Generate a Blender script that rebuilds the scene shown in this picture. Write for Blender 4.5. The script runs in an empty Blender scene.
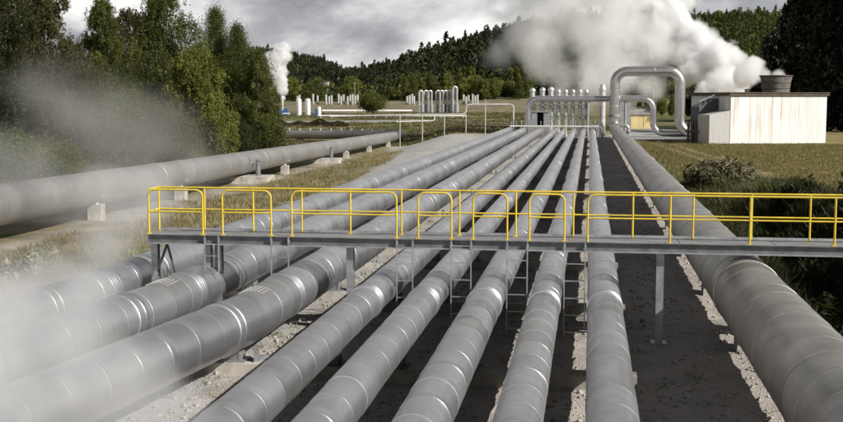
import bpy, math, random
import numpy as np
from mathutils import Vector

random.seed(7)
RNG = np.random.default_rng(7)
SC = bpy.context.scene
COL = SC.collection
PI = math.pi

# ------------------------------------------------------------------ camera
CAM_H = 5.3
YAW = math.radians(8.46)      # turned left of the pipes' direction (+Y)
F, CX, CY = 1130.0, 421.5, 211.0
PITCH = math.atan(112 / F)
FWD = np.array([-math.sin(YAW) * math.cos(PITCH), math.cos(YAW) * math.cos(PITCH), -math.sin(PITCH)])
RGT = np.array([math.cos(YAW), math.sin(YAW), 0.0])
UP = np.cross(RGT, FWD)
FH = np.array([-math.sin(YAW), math.cos(YAW), 0.0])
EYE = np.array([0, 0, CAM_H])


def ray(px, py):
    return FWD + RGT * (px - CX) / F - UP * (py - CY) / F


def P(px, py, D):                       # point seen at a pixel, at horizontal depth D
    d = ray(px, py)
    return EYE + d * (D / d.dot(FH))


def XY(px, D):                          # ground position at azimuth px, depth D
    p = P(px, 99, D)
    return p[0], p[1]


def X_at(px, Y):                        # x of the sight line of column px on the plane y = Y
    d = ray(px, 99)
    return d[0] / d[1] * Y


cam_d = bpy.data.cameras.new('camera')
cam = bpy.data.objects.new('camera', cam_d)
COL.objects.link(cam)
cam.location = EYE
cam.rotation_euler = (PI / 2 - PITCH, 0, YAW)
cam_d.sensor_width = 36
cam_d.lens = F / 843 * 36
cam_d.clip_start = 0.2
cam_d.clip_end = 6000
SC.camera = cam

# ------------------------------------------------------------------ object helpers


def link(o, parent=None):
    COL.objects.link(o)
    if parent is not None:
        o.parent = parent
    return o


def tag(o, label=None, cat=None, group=None, kind=None):
    if label:
        o['label'] = label
    if cat:
        o['category'] = cat
    if group:
        o['group'] = group
    if kind:
        o['kind'] = kind
    return o


def empty(name, loc, rz=0.0):
    o = bpy.data.objects.new(name, None)
    o.empty_display_size = 0.3
    o.location = loc
    o.rotation_euler = (0, 0, rz)
    return link(o)


def np_mesh(name, V, Q, mat, parent=None, smooth=False, uv=None, fcol=None, vcol=None, sharp=None):
    """mesh object from vertex array and quad (or tri) array"""
    V = np.asarray(V, dtype=np.float32)
    Q = np.asarray(Q, dtype=np.int32)
    k = Q.shape[1]
    me = bpy.data.meshes.new(name)
    me.vertices.add(len(V))
    me.vertices.foreach_set('co', V.ravel())
    me.loops.add(Q.size)
    me.loops.foreach_set('vertex_index', Q.ravel())
    me.polygons.add(len(Q))
    me.polygons.foreach_set('loop_start', np.arange(0, Q.size, k, dtype=np.int32))
    me.polygons.foreach_set('loop_total', np.full(len(Q), k, dtype=np.int32))
    if smooth:
        me.polygons.foreach_set('use_smooth', np.ones(len(Q), dtype=bool))
    me.update(calc_edges=True)
    if uv is not None:
        l = me.uv_layers.new(name='UVMap')
        l.data.foreach_set('uv', np.asarray(uv, dtype=np.float32).ravel())
    if fcol is not None:
        a = me.attributes.new('tint', 'FLOAT_COLOR', 'FACE')
        a.data.foreach_set('color', np.asarray(fcol, dtype=np.float32).ravel())
    if vcol is not None:
        a = me.attributes.new('albedo', 'FLOAT_COLOR', 'POINT')
        a.data.foreach_set('color', np.asarray(vcol, dtype=np.float32).ravel())
    me.materials.append(mat)
    if sharp:
        me.set_sharp_from_angle(angle=math.radians(sharp))
    o = bpy.data.objects.new(name, me)
    return link(o, parent)


class MB:
    """collects shapes and links them as one mesh object"""

    def __init__(self):
        self.v, self.f, self.uv = [], [], []

    def add(self, verts, faces, uvs=None):
        b = len(self.v)
        self.v += [tuple(p) for p in verts]
        for i, f in enumerate(faces):
            self.f.append([b + j for j in f])
            self.uv.append(uvs[i] if uvs else [(0, 0)] * len(f))
        return self

    def box(self, c, s, rz=0.0, taper=1.0):
        x, y, z = s[0] / 2, s[1] / 2, s[2] / 2
        pts = []
        for sz in (-1, 1):
            t = taper if sz > 0 else 1.0
            for sx, sy in ((-1, -1), (1, -1), (1, 1), (-1, 1)):
                a, b_ = sx * x * t, sy * y * t
                pts.append((c[0] + a * math.cos(rz) - b_ * math.sin(rz), c[1] + a * math.sin(rz) + b_ * math.cos(rz), c[2] + sz * z))
        return self.add(pts, [(3, 2, 1, 0), (4, 5, 6, 7), (0, 1, 5, 4), (1, 2, 6, 5), (2, 3, 7, 6), (3, 0, 4, 7)])

    def tube(self, pts, r, n=10, caps=True, v0=0.0):
        pts = np.asarray(pts, dtype=float)
        m = len(pts)
        rr = np.full(m, r) if np.isscalar(r) else np.asarray(r, dtype=float)
        V, Q, UV = sweep(pts, rr, n, v0)
        faces = [tuple(q) for q in Q]
        uvs = [[tuple(u) for u in UV[4 * i:4 * i + 4]] for i in range(len(Q))]
        if caps:
            faces.append(tuple(range(n))[::-1])
            faces.append(tuple(range((m - 1) * n, m * n)))
            uvs += [[(0, v0)] * n] * 2
        return self.add(V, faces, uvs)

    def lathe(self, c, prof, n=20, cap=True):
        """profile of (radius, z) turned round the vertical axis at c"""
        pts, faces = [], []
        for (r, z) in prof:
            for j in range(n):
                a = 2 * PI * j / n
                pts.append((c[0] + r * math.cos(a), c[1] + r * math.sin(a), c[2] + z))
        for i in range(len(prof) - 1):
            for j in range(n):
                k = (j + 1) % n
                faces.append((i * n + j, i * n + k, (i + 1) * n + k, (i + 1) * n + j))
        if cap:
            faces.append(tuple(range(n))[::-1])
            faces.append(tuple(range((len(prof) - 1) * n, len(prof) * n)))
        return self.add(pts, faces)

    def torus(self, c, R, r, axis='z', n=14, m=6):
        pts, faces = [], []
        for i in range(n):
            a = 2 * PI * i / n
            for j in range(m):
                b = 2 * PI * j / m
                u, w, h = (R + r * math.cos(b)) * math.cos(a), (R + r * math.cos(b)) * math.sin(a), r * math.sin(b)
                q = {'z': (u, w, h), 'y': (u, h, w), 'x': (h, u, w)}[axis]
                pts.append((c[0] + q[0], c[1] + q[1], c[2] + q[2]))
        for i in range(n):
            for j in range(m):
                i2, j2 = (i + 1) % n, (j + 1) % m
                faces.append((i * m + j, i2 * m + j, i2 * m + j2, i * m + j2))
        return self.add(pts, faces)

    def build(self, name, mat, parent=None, smooth=True, angle=35):
        me = bpy.data.meshes.new(name)
        me.from_pydata(self.v, [], self.f)
        l = me.uv_layers.new(name='UVMap')
        flat = [c for f in self.uv for u in f for c in u]
        l.data.foreach_set('uv', flat)
        if smooth:
            me.polygons.foreach_set('use_smooth', [True] * len(me.polygons))
            me.set_sharp_from_angle(angle=math.radians(angle))
        me.materials.append(mat)
        me.update()
        return link(bpy.data.objects.new(name, me), parent)


def sweep(pts, rr, n, v0=0.0):
    m = len(pts)
    T = np.gradient(pts, axis=0)
    T /= np.linalg.norm(T, axis=1)[:, None] + 1e-12
    ref = np.array([0, 0, 1.0]) if abs(T[0][2]) < 0.9 else np.array([1.0, 0, 0])
    N = np.cross(T[0], ref)
    N /= np.linalg.norm(N)
    V = np.zeros((m, n, 3))
    ang = np.arange(n) / n * 2 * PI
    for i in range(m):
        N = N - T[i] * N.dot(T[i])
        N /= np.linalg.norm(N)
        B = np.cross(T[i], N)
        V[i] = pts[i] + rr[i] * (np.cos(ang)[:, None] * N + np.sin(ang)[:, None] * B)
    s = np.concatenate([[0], np.cumsum(np.linalg.norm(np.diff(pts, axis=0), axis=1))]) + v0
    i, j = np.meshgrid(np.arange(m - 1), np.arange(n), indexing='ij')
    k = (j + 1) % n
    Q = np.stack([i * n + j, i * n + k, (i + 1) * n + k, (i + 1) * n + j], -1).reshape(-1, 4)
    U0, U1 = j / n, (j + 1) / n
    UV = np.stack([np.stack([U0, s[i]], -1), np.stack([U1, s[i]], -1), np.stack([U1, s[i + 1]], -1), np.stack([U0, s[i + 1]], -1)], -2).reshape(-1, 2)
    return V.reshape(-1, 3), Q, UV


def fillet(pts, rad, seg=8):
    pts = [np.asarray(p, dtype=float) for p in pts]
    out = [pts[0]]
    for i in range(1, len(pts) - 1):
        a, b, c = pts[i - 1], pts[i], pts[i + 1]
        d1, d2 = a - b, c - b
        l1, l2 = np.linalg.norm(d1), np.linalg.norm(d2)
        d1, d2 = d1 / l1, d2 / l2
        phi = math.acos(max(-1, min(1, d1.dot(d2))))
        t = min(rad / math.tan(phi / 2), 0.48 * min(l1, l2))
        r = t * math.tan(phi / 2)
        bis = (d1 + d2) / np.linalg.norm(d1 + d2)
        cen = b + bis * (r / math.sin(phi / 2))
        p1 = b + d1 * t
        u = (p1 - cen) / r
        w = np.cross(np.cross(u, d1), u)
        w = -d1 - u * (-d1).dot(u)
        w /= np.linalg.norm(w)
        tot = PI - phi
        for k in range(seg + 1):
            a_ = tot * k / seg
            out.append(cen + r * (u * math.cos(a_) + w * math.sin(a_)))
    out.append(pts[-1])
    return np.array(out)


def resample(pts, s):
    pts = np.asarray(pts)
    L = np.concatenate([[0], np.cumsum(np.linalg.norm(np.diff(pts, axis=0), axis=1))])
    return np.stack([np.interp(s, L, pts[:, k]) for k in range(3)], -1), L[-1]


SHEET = 0.95


def clad_tube(name, pts, r, mat, parent=None, n=36, sheet=SHEET, seed=0, bead=0.0055):
    """pipe wrapped in overlapping metal sheets: a raised bead at each joint"""
    rg = np.random.default_rng(seed)
    pts = np.asarray(pts, dtype=float)
    L = np.linalg.norm(np.diff(pts, axis=0), axis=1).sum()
    S, R = [], []
    for k in range(int(L / sheet) + 1):
        b = k * sheet
        j = rg.normal(0, 0.002)
        bd = bead * rg.uniform(.1, 1.0)
        for ds, dr in ((0, .002), (.004, bd), (.016, bd), (.022, .002), *[(q, .001) for q in np.arange(.3, sheet - .05, .32)], (sheet - .001, -.002)):
            S.append(b + ds)
            R.append(r + dr + j)
    S, R = np.array(S), np.array(R)
    ok = S <= L
    S, R = S[ok], R[ok]
    C, _ = resample(pts, S)
    V, Q, UV = sweep(C, R, n)
    # caps
    m = len(C)
    cv = np.array([C[0], C[-1]])
    V2 = np.concatenate([V, cv])
    j = np.arange(n)
    k = (j + 1) % n
    c0 = np.stack([np.full(n, m * n), k, j, np.full(n, m * n)], -1)
    c1 = np.stack([np.full(n, m * n + 1), (m - 1) * n + j, (m - 1) * n + k, np.full(n, m * n + 1)], -1)
    o = np_mesh(name, V2[:m * n], Q, mat, parent, smooth=True, uv=UV)
    me = o.data
    me.set_sharp_from_angle(angle=math.radians(40))
    return o


def copy_tree(o, parent=None):
    c = o.copy()
    COL.objects.link(c)
    if parent is not None:
        c.parent = parent
    for ch in list(o.children):
        copy_tree(ch, c)
    return c


# ------------------------------------------------------------------ noise (for geometry)
def vnoise(x, y, seed=0):
    xi, yi = np.floor(x).astype(np.int64), np.floor(y).astype(np.int64)
    xf, yf = x - xi, y - yi
    xf, yf = xf * xf * (3 - 2 * xf), yf * yf * (3 - 2 * yf)

    def h(a, b):
        n = (a * 374761393 + b * 668265263 + seed * 1442695041) & 0xFFFFFFFF
        n = ((n ^ (n >> 13)) * 1274126177) & 0xFFFFFFFF
        return ((n ^ (n >> 16)) & 0xFFFF) / 65535.0
    return (h(xi, yi) * (1 - xf) + h(xi + 1, yi) * xf) * (1 - yf) + (h(xi, yi + 1) * (1 - xf) + h(xi + 1, yi + 1) * xf) * yf


def fbm(x, y, oct=4, seed=0):
    t, a, s = 0, 0.5, 0
    for k in range(oct):
        t = t + a * vnoise(x * 2 ** k, y * 2 ** k, seed + k)
        s += a
        a *= 0.5
    return t / s


def sstep(a, b, x):
    t = np.clip((x - a) / (b - a), 0, 1)
    return t * t * (3 - 2 * t)


# ------------------------------------------------------------------ materials
def new_mat(name):
    m = bpy.data.materials.new(name)
    m.use_nodes = True
    nt = m.node_tree
    return m, nt, nt.nodes['Principled BSDF']


def N(nt, typ, **kw):
    n = nt.nodes.new(typ)
    for k, v in kw.items():
        if k == 'inp':
            for a, b in v.items():
                n.inputs[a].default_value = b
        else:
            setattr(n, k, v)
    return n


def math_n(nt, op, a, b=None, c=None, clamp=False):
    n = nt.nodes.new('ShaderNodeMath')
    n.operation = op
    n.use_clamp = clamp
    for i, v in enumerate((a, b, c)):
        if v is None:
            continue
        if hasattr(v, 'is_output'):
            nt.links.new(v, n.inputs[i])
        else:
            n.inputs[i].default_value = v
    return n.outputs[0]


def noise(nt, scale, detail=4, rough=0.55, vec=None, dist=0.0):
    n = N(nt, 'ShaderNodeTexNoise', inp={'Scale': scale, 'Detail': detail, 'Roughness': rough, 'Distortion': dist})
    if vec is not None:
        nt.links.new(vec, n.inputs['Vector'])
    return n.outputs[0]


def ramp(nt, fac, stops):
    r = nt.nodes.new('ShaderNodeValToRGB')
    el = r.color_ramp.elements
    while len(el) < len(stops):
        el.new(0.5)
    for e, (p, c) in zip(el, stops):
        e.position = p
        e.color = (*c, 1) if len(c) == 3 else c
    nt.links.new(fac, r.inputs[0])
    return r.outputs[0]


def mix(nt, fac, a, b, blend='MIX'):
    n = nt.nodes.new('ShaderNodeMix')
    n.data_type = 'RGBA'
    n.blend_type = blend
    for i, v in ((0, fac), (6, a), (7, b)):
        if hasattr(v, 'is_output'):
            nt.links.new(v, n.inputs[i])
        else:
            n.inputs[i].default_value = v if i == 0 else (*v, 1)
    return n.outputs[2]


def bump(nt, bsdf, h, strength=0.3, dist=0.02):
    b = N(nt, 'ShaderNodeBump', inp={'Strength': strength, 'Distance': dist})
    nt.links.new(h, b.inputs['Height'])
    nt.links.new(b.outputs[0], bsdf.inputs['Normal'])


def obj_co(nt):
    return nt.nodes.new('ShaderNodeTexCoord').outputs['Object']


def scaled(nt, vec, s):
    m = N(nt, 'ShaderNodeMapping')
    m.inputs['Scale'].default_value = s
    nt.links.new(vec, m.inputs[0])
    return m.outputs[0]


def mat_clad(name, base, rough, metal, dirt, dirt_amt=0.5, sheet=SHEET):
    m, nt, b = new_mat(name)
    uv = N(nt, 'ShaderNodeUVMap').outputs[0]
    sep = N(nt, 'ShaderNodeSeparateXYZ')
    nt.links.new(uv, sep.inputs[0])
    idx = math_n(nt, 'FLOOR', math_n(nt, 'DIVIDE', math_n(nt, 'ADD', sep.outputs[1], 0.001), sheet))
    info = N(nt, 'ShaderNodeObjectInfo').outputs['Random']
    wn = N(nt, 'ShaderNodeTexWhiteNoise', noise_dimensions='2D')
    cmb = N(nt, 'ShaderNodeCombineXYZ')
    nt.links.new(idx, cmb.inputs[0])
    nt.links.new(info, cmb.inputs[1])
    nt.links.new(cmb.outputs[0], wn.inputs['Vector'])
    tone = math_n(nt, 'MULTIPLY_ADD', wn.outputs[0], 0.18, 0.90)
    oc = obj_co(nt)
    # run marks round the pipe: stretched in the girth direction
    st = noise(nt, 1.0, 5, 0.6, scaled(nt, oc, (1.1, 6.0, 1.1)))
    bl = noise(nt, 0.9, 5, 0.65, oc)
    tone2 = math_n(nt, 'MULTIPLY', tone, math_n(nt, 'MULTIPLY_ADD', st, 0.3, 0.85))
    col = mix(nt, 1.0, base, (1, 1, 1), 'MULTIPLY')
    n = nt.nodes.new('ShaderNodeVectorMath')
    n.operation = 'SCALE'
    nt.links.new(col, n.inputs[0])
    nt.links.new(tone2, n.inputs[3])
    fac = ramp(nt, bl, [(0.42, (0, 0, 0)), (0.75, (dirt_amt,) * 3)])
    c2 = mix(nt, fac, n.outputs[0], dirt)
    # painted highlight on the bead of the sheet joint and dust line behind it
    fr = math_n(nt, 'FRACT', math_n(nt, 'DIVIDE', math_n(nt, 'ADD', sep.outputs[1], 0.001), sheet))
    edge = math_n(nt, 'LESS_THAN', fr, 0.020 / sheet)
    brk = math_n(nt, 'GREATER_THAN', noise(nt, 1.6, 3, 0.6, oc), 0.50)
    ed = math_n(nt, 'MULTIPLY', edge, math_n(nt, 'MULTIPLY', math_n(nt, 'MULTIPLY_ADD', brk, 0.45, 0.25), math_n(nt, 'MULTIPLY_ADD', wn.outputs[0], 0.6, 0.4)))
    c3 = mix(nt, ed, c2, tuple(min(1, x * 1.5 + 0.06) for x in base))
    # dark grime line beside some joints, a lengthwise lap seam, and dull dribbles from the crown
    gl = math_n(nt, 'MULTIPLY', math_n(nt, 'MULTIPLY', math_n(nt, 'GREATER_THAN', fr, 0.022 / sheet), math_n(nt, 'LESS_THAN', fr, 0.052 / sheet)), math_n(nt, 'MULTIPLY', math_n(nt, 'GREATER_THAN', wn.outputs[0], 0.35), 0.38))
    c3 = mix(nt, gl, c3, tuple(x * 0.45 for x in base))
    lap = math_n(nt, 'LESS_THAN', math_n(nt, 'ABSOLUTE', math_n(nt, 'SUBTRACT', sep.outputs[0], math_n(nt, 'MULTIPLY_ADD', wn.outputs[0], 0.10, 0.20))), 0.0035)
    c3 = mix(nt, math_n(nt, 'MULTIPLY', lap, 0.45), c3, tuple(x * 0.5 for x in base))
    db = ramp(nt, noise(nt, 1.0, 6, 0.62, scaled(nt, oc, (2.6, 9.0, 0.7))), [(0.54, (0, 0, 0)), (0.76, (0.36,) * 3)])
    c3 = mix(nt, db, c3, dirt)
    nt.links.new(c3, b.inputs['Base Color'])
    b.inputs['Metallic'].default_value = metal
    r = math_n(nt, 'ADD', math_n(nt, 'MULTIPLY_ADD', wn.outputs[0], 0.10, rough - 0.05), math_n(nt, 'MULTIPLY_ADD', bl, 0.3, -0.15))
    nt.links.new(r, b.inputs['Roughness'])
    h = math_n(nt, 'ADD', noise(nt, 2.4, 3, 0.5, oc), math_n(nt, 'MULTIPLY', noise(nt, 9, 3, 0.5, oc), 0.25))
    bump(nt, b, h, 0.35, 0.02)
    return m


def mat_plain(name, col, rough=0.6, metal=0.0, var=0.25, scale=3.0, col2=None, bumpd=0.0, bscale=25.0):
    m, nt, b = new_mat(name)
    oc = obj_co(nt)
    nz = noise(nt, scale, 5, 0.6, oc)
    dark = col2 or tuple(c * (1 - var * 1.6) for c in col)
    light = tuple(min(1, c * (1 + var * 0.5)) for c in col)
    nt.links.new(ramp(nt, nz, [(0.3, dark), (0.6, light)]), b.inputs['Base Color'])
    b.inputs['Roughness'].default_value = rough
    b.inputs['Metallic'].default_value = metal
    if bumpd:
        bump(nt, b, noise(nt, bscale, 4, 0.6, oc), 0.6, bumpd)
    return m


def mat_leaf(name, trans=0.35):
    m, nt, b = new_mat(name)
    at = N(nt, 'ShaderNodeAttribute', attribute_name='tint').outputs['Color']
    nt.links.new(at, b.inputs['Base Color'])
    b.inputs['Roughness'].default_value = 0.55
    b.inputs['Specular IOR Level'].default_value = 0.25
    tr = N(nt, 'ShaderNodeBsdfTranslucent')
    nt.links.new(mix(nt, 1.0, at, (1.15, 1.2, 0.6), 'MULTIPLY'), tr.inputs[0])
    ms = N(nt, 'ShaderNodeMixShader')
    ms.inputs[0].default_value = trans
    nt.links.new(b.outputs[0], ms.inputs[1])
    nt.links.new(tr.outputs[0], ms.inputs[2])
    nt.links.new(ms.outputs[0], nt.nodes['Material Output'].inputs[0])
    return m


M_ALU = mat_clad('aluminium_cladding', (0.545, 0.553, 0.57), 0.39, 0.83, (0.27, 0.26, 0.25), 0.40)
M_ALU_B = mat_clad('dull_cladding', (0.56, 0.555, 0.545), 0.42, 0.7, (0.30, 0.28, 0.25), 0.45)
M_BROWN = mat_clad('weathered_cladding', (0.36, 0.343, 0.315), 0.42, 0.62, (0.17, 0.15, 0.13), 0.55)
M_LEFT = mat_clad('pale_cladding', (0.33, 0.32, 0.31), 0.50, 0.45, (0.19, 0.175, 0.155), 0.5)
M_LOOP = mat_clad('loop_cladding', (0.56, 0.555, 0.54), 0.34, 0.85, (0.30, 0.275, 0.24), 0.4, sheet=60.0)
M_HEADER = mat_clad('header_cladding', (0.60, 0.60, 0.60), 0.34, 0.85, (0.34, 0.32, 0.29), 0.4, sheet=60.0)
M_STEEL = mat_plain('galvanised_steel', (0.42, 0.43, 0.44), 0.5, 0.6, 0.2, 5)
M_WEB = mat_plain('shaded_channel_steel', (0.20, 0.205, 0.21), 0.6, 0.4, 0.25, 3)  # shade of the channel recess put into a darker steel colour
M_DARKSTEEL = mat_plain('dark_steel', (0.10, 0.10, 0.105), 0.55, 0.5, 0.3, 4)
M_YEL = mat_plain('yellow_paint', (0.82, 0.60, 0.035), 0.42, 0.0, 0.10, 6, col2=(0.64, 0.44, 0.03))


def mat_yellow():
    m, nt, b = new_mat('worn_yellow_paint')
    oc = obj_co(nt)
    c = mix(nt, ramp(nt, noise(nt, 3, 5, 0.6, oc), [(0.35, (0, 0, 0)), (0.65, (1, 1, 1))]), (0.66, 0.46, 0.03), (0.83, 0.62, 0.05))
    w = ramp(nt, noise(nt, 7, 6, 0.7, oc), [(0.62, (0, 0, 0)), (0.70, (0.8,) * 3)])
    c = mix(nt, w, c, (0.22, 0.13, 0.06))
    d = ramp(nt, noise(nt, 1.1, 4, 0.6, oc), [(0.45, (0, 0, 0)), (0.75, (0.45,) * 3)])
    c = mix(nt, d, c, (0.40, 0.33, 0.16))
    nt.links.new(c, b.inputs['Base Color'])
    b.inputs['Roughness'].default_value = 0.5
    return m


M_YEL = mat_yellow()
M_CONC = mat_plain('pale_concrete', (0.50, 0.47, 0.42), 0.85, 0, 0.25, 2.5, bumpd=0.01)
M_CONCD = mat_plain('weathered_concrete', (0.30, 0.28, 0.25), 0.9, 0, 0.3, 2.0, bumpd=0.015)
M_WHITEP = mat_plain('white_paint', (0.78, 0.77, 0.74), 0.5, 0, 0.08, 1.0)
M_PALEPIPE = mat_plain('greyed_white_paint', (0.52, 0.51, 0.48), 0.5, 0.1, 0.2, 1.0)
M_BLUE = mat_plain('blue_paint', (0.05, 0.13, 0.42), 0.5, 0, 0.2, 1.0)
M_GREYP = mat_plain('grey_paint', (0.33, 0.34, 0.34), 0.55, 0.1, 0.2, 1.5)
M_BLACK = mat_plain('dark_opening', (0.015, 0.015, 0.017), 0.7, 0, 0.2, 2)
M_BARK = mat_plain('bark', (0.10, 0.08, 0.06), 0.9, 0, 0.35, 3, bumpd=0.02, bscale=12)
M_PALEBARK = mat_plain('pale_bark', (0.30, 0.27, 0.22), 0.9, 0, 0.4, 2.5, bumpd=0.02, bscale=12)
M_LEAF = mat_leaf('leaf', 0.45)
M_NEEDLE = mat_leaf('needle', 0.12)
M_GRASS = mat_leaf('grass_blade', 0.3)
M_YSHED = mat_plain('yellow_sheet', (0.74, 0.60, 0.30), 0.6, 0, 0.12, 1.0)
M_ROOF = mat_plain('roof_sheet', (0.30, 0.29, 0.27), 0.6, 0.1, 0.25, 1.0)
M_FASCIA = mat_plain('stained_timber', (0.10, 0.075, 0.055), 0.8, 0, 0.3, 2)
M_VAT = mat_plain('timber_stave', (0.17, 0.15, 0.13), 0.8, 0, 0.3, 2.0)
M_ROCK = mat_plain('rubble', (0.40, 0.36, 0.31), 0.9, 0, 0.35, 3, bumpd=0.03, bscale=9)


def mat_wall(name, base):
    m, nt, b = new_mat(name)
    oc = obj_co(nt)
    s = noise(nt, 1.0, 6, 0.6, scaled(nt, oc, (3.4, 3.4, 0.09)))
    s2 = noise(nt, 1.0, 4, 0.6, scaled(nt, oc, (0.35, 0.35, 0.12)))
    st = math_n(nt, 'MULTIPLY', ramp(nt, s, [(0.46, (0, 0, 0)), (0.72, (1, 1, 1))]), ramp(nt, s2, [(0.40, (0.15,) * 3), (0.62, (1, 1, 1))]))
    c = mix(nt, st, base, (0.46, 0.33, 0.20))
    g = noise(nt, 1.0, 4, 0.6, scaled(nt, oc, (0.8, 0.8, 0.25)))
    c = mix(nt, ramp(nt, g, [(0.5, (0, 0, 0)), (0.8, (0.35,) * 3)]), c, tuple(.65 * v for v in base))
    nt.links.new(c, b.inputs['Base Color'])
    b.inputs['Roughness'].default_value = 0.6
    w = N(nt, 'ShaderNodeTexWave', wave_type='BANDS', bands_direction='X', inp={'Scale': 2.2, 'Distortion': 0.0})
    nt.links.new(oc, w.inputs[0])
    bump(nt, b, w.outputs['Fac'], 0.5, 0.03)
    return m


M_WALL = mat_wall('stained_white_sheet', (0.80, 0.805, 0.80))
M_WALL2 = mat_wall('dimmed_sheet', (0.50, 0.495, 0.48))  # dimmer light on the lean-to put into a duller sheet colour


def mat_ground():
    m, nt, b = new_mat('ground')
    at = N(nt, 'ShaderNodeAttribute', attribute_name='albedo')
    pos = N(nt, 'ShaderNodeNewGeometry').outputs['Position']
    gr = at.outputs['Alpha']                      # 0 gravel .. 1 grass
    fine = noise(nt, 14, 6, 0.7, pos)
    mid = noise(nt, 1.3, 6, 0.65, pos)
    big = noise(nt, 0.16, 5, 0.6, pos)
    vor = N(nt, 'ShaderNodeTexVoronoi', feature='F1', inp={'Scale': 24.0})
    nt.links.new(pos, vor.inputs['Vector'])
    k1 = math_n(nt, 'MULTIPLY_ADD', fine, 1.5, 0.25)
    k2 = math_n(nt, 'MULTIPLY_ADD', mid, 0.9, 0.55)
    k3 = math_n(nt, 'MULTIPLY_ADD', big, 0.9, 0.55)
    k = math_n(nt, 'MULTIPLY', math_n(nt, 'MULTIPLY', k1, k2), k3)
    n = nt.nodes.new('ShaderNodeVectorMath')
    n.operation = 'SCALE'
    nt.links.new(at.outputs['Color'], n.inputs[0])
    nt.links.new(k, n.inputs[3])
    stone = mix(nt, math_n(nt, 'MULTIPLY', vor.outputs['Color'], math_n(nt, 'SUBTRACT', 0.45, math_n(nt, 'MULTIPLY', gr, 0.45), clamp=True)), n.outputs[0], (0.42, 0.40, 0.36))
    # brown dead patches in the grass
    pf = math_n(nt, 'MULTIPLY', ramp(nt, noise(nt, 0.7, 5, 0.7, pos), [(0.5, (0, 0, 0)), (0.68, (0.6,) * 3)]), gr)
    c = mix(nt, pf, stone, (0.17, 0.13, 0.075))
    nt.links.new(c, b.inputs['Base Color'])
    b.inputs['Roughness'].default_value = 0.95
    b.inputs['Specular IOR Level'].default_value = 0.15
    h = math_n(nt, 'ADD', fine, math_n(nt, 'MULTIPLY', vor.outputs['Distance'], 0.8))
    bump(nt, b, h, 0.8, 0.03)
    return m


M_GROUND = mat_ground()

# ------------------------------------------------------------------ layout of the pipes
PX = [-10.9, -8.9, -6.66, -4.72, -3.48, -2.17, -0.905, 0.36, 3.35]       # x of the nine pipes
PR = [0.49, 0.49, 0.495, 0.36, 0.345, 0.37, 0.335, 0.362, 0.70]
PZ = [0.98, 0.98, 0.98, 0.95, 0.95, 0.95, 0.95, 0.95, 1.2]
LEFT_A = P(0, 204.5, 42.5)
LEFT_B = P(402, 135, 198.0)
LEFT_DIR = (LEFT_B - LEFT_A) / np.linalg.norm(LEFT_B - LEFT_A)


def left_x(y):
    return LEFT_A[0] + (LEFT_B[0] - LEFT_A[0]) * (y - LEFT_A[1]) / (LEFT_B[1] - LEFT_A[1])


def left_z(y):
    return LEFT_A[2] + (LEFT_B[2] - LEFT_A[2]) * (y - LEFT_A[1]) / (LEFT_B[1] - LEFT_A[1])


SKY_PX = [-400, -100, 0, 240, 262, 290, 320, 345, 362, 400, 450, 500, 540, 600, 690, 740, 800, 900, 1100, 1500]
SKY_Y = [70, 60, 50, 47, 46, 50, 55, 66, 65, 56, 43, 28, 20, 14, 16, 13, 17, 12, 25, 60]
RID_PX = [300, 365, 560, 640, 700]
RID_R = [1000, 820, 800, 900, 1150]
TREE_H = 7.5


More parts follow.
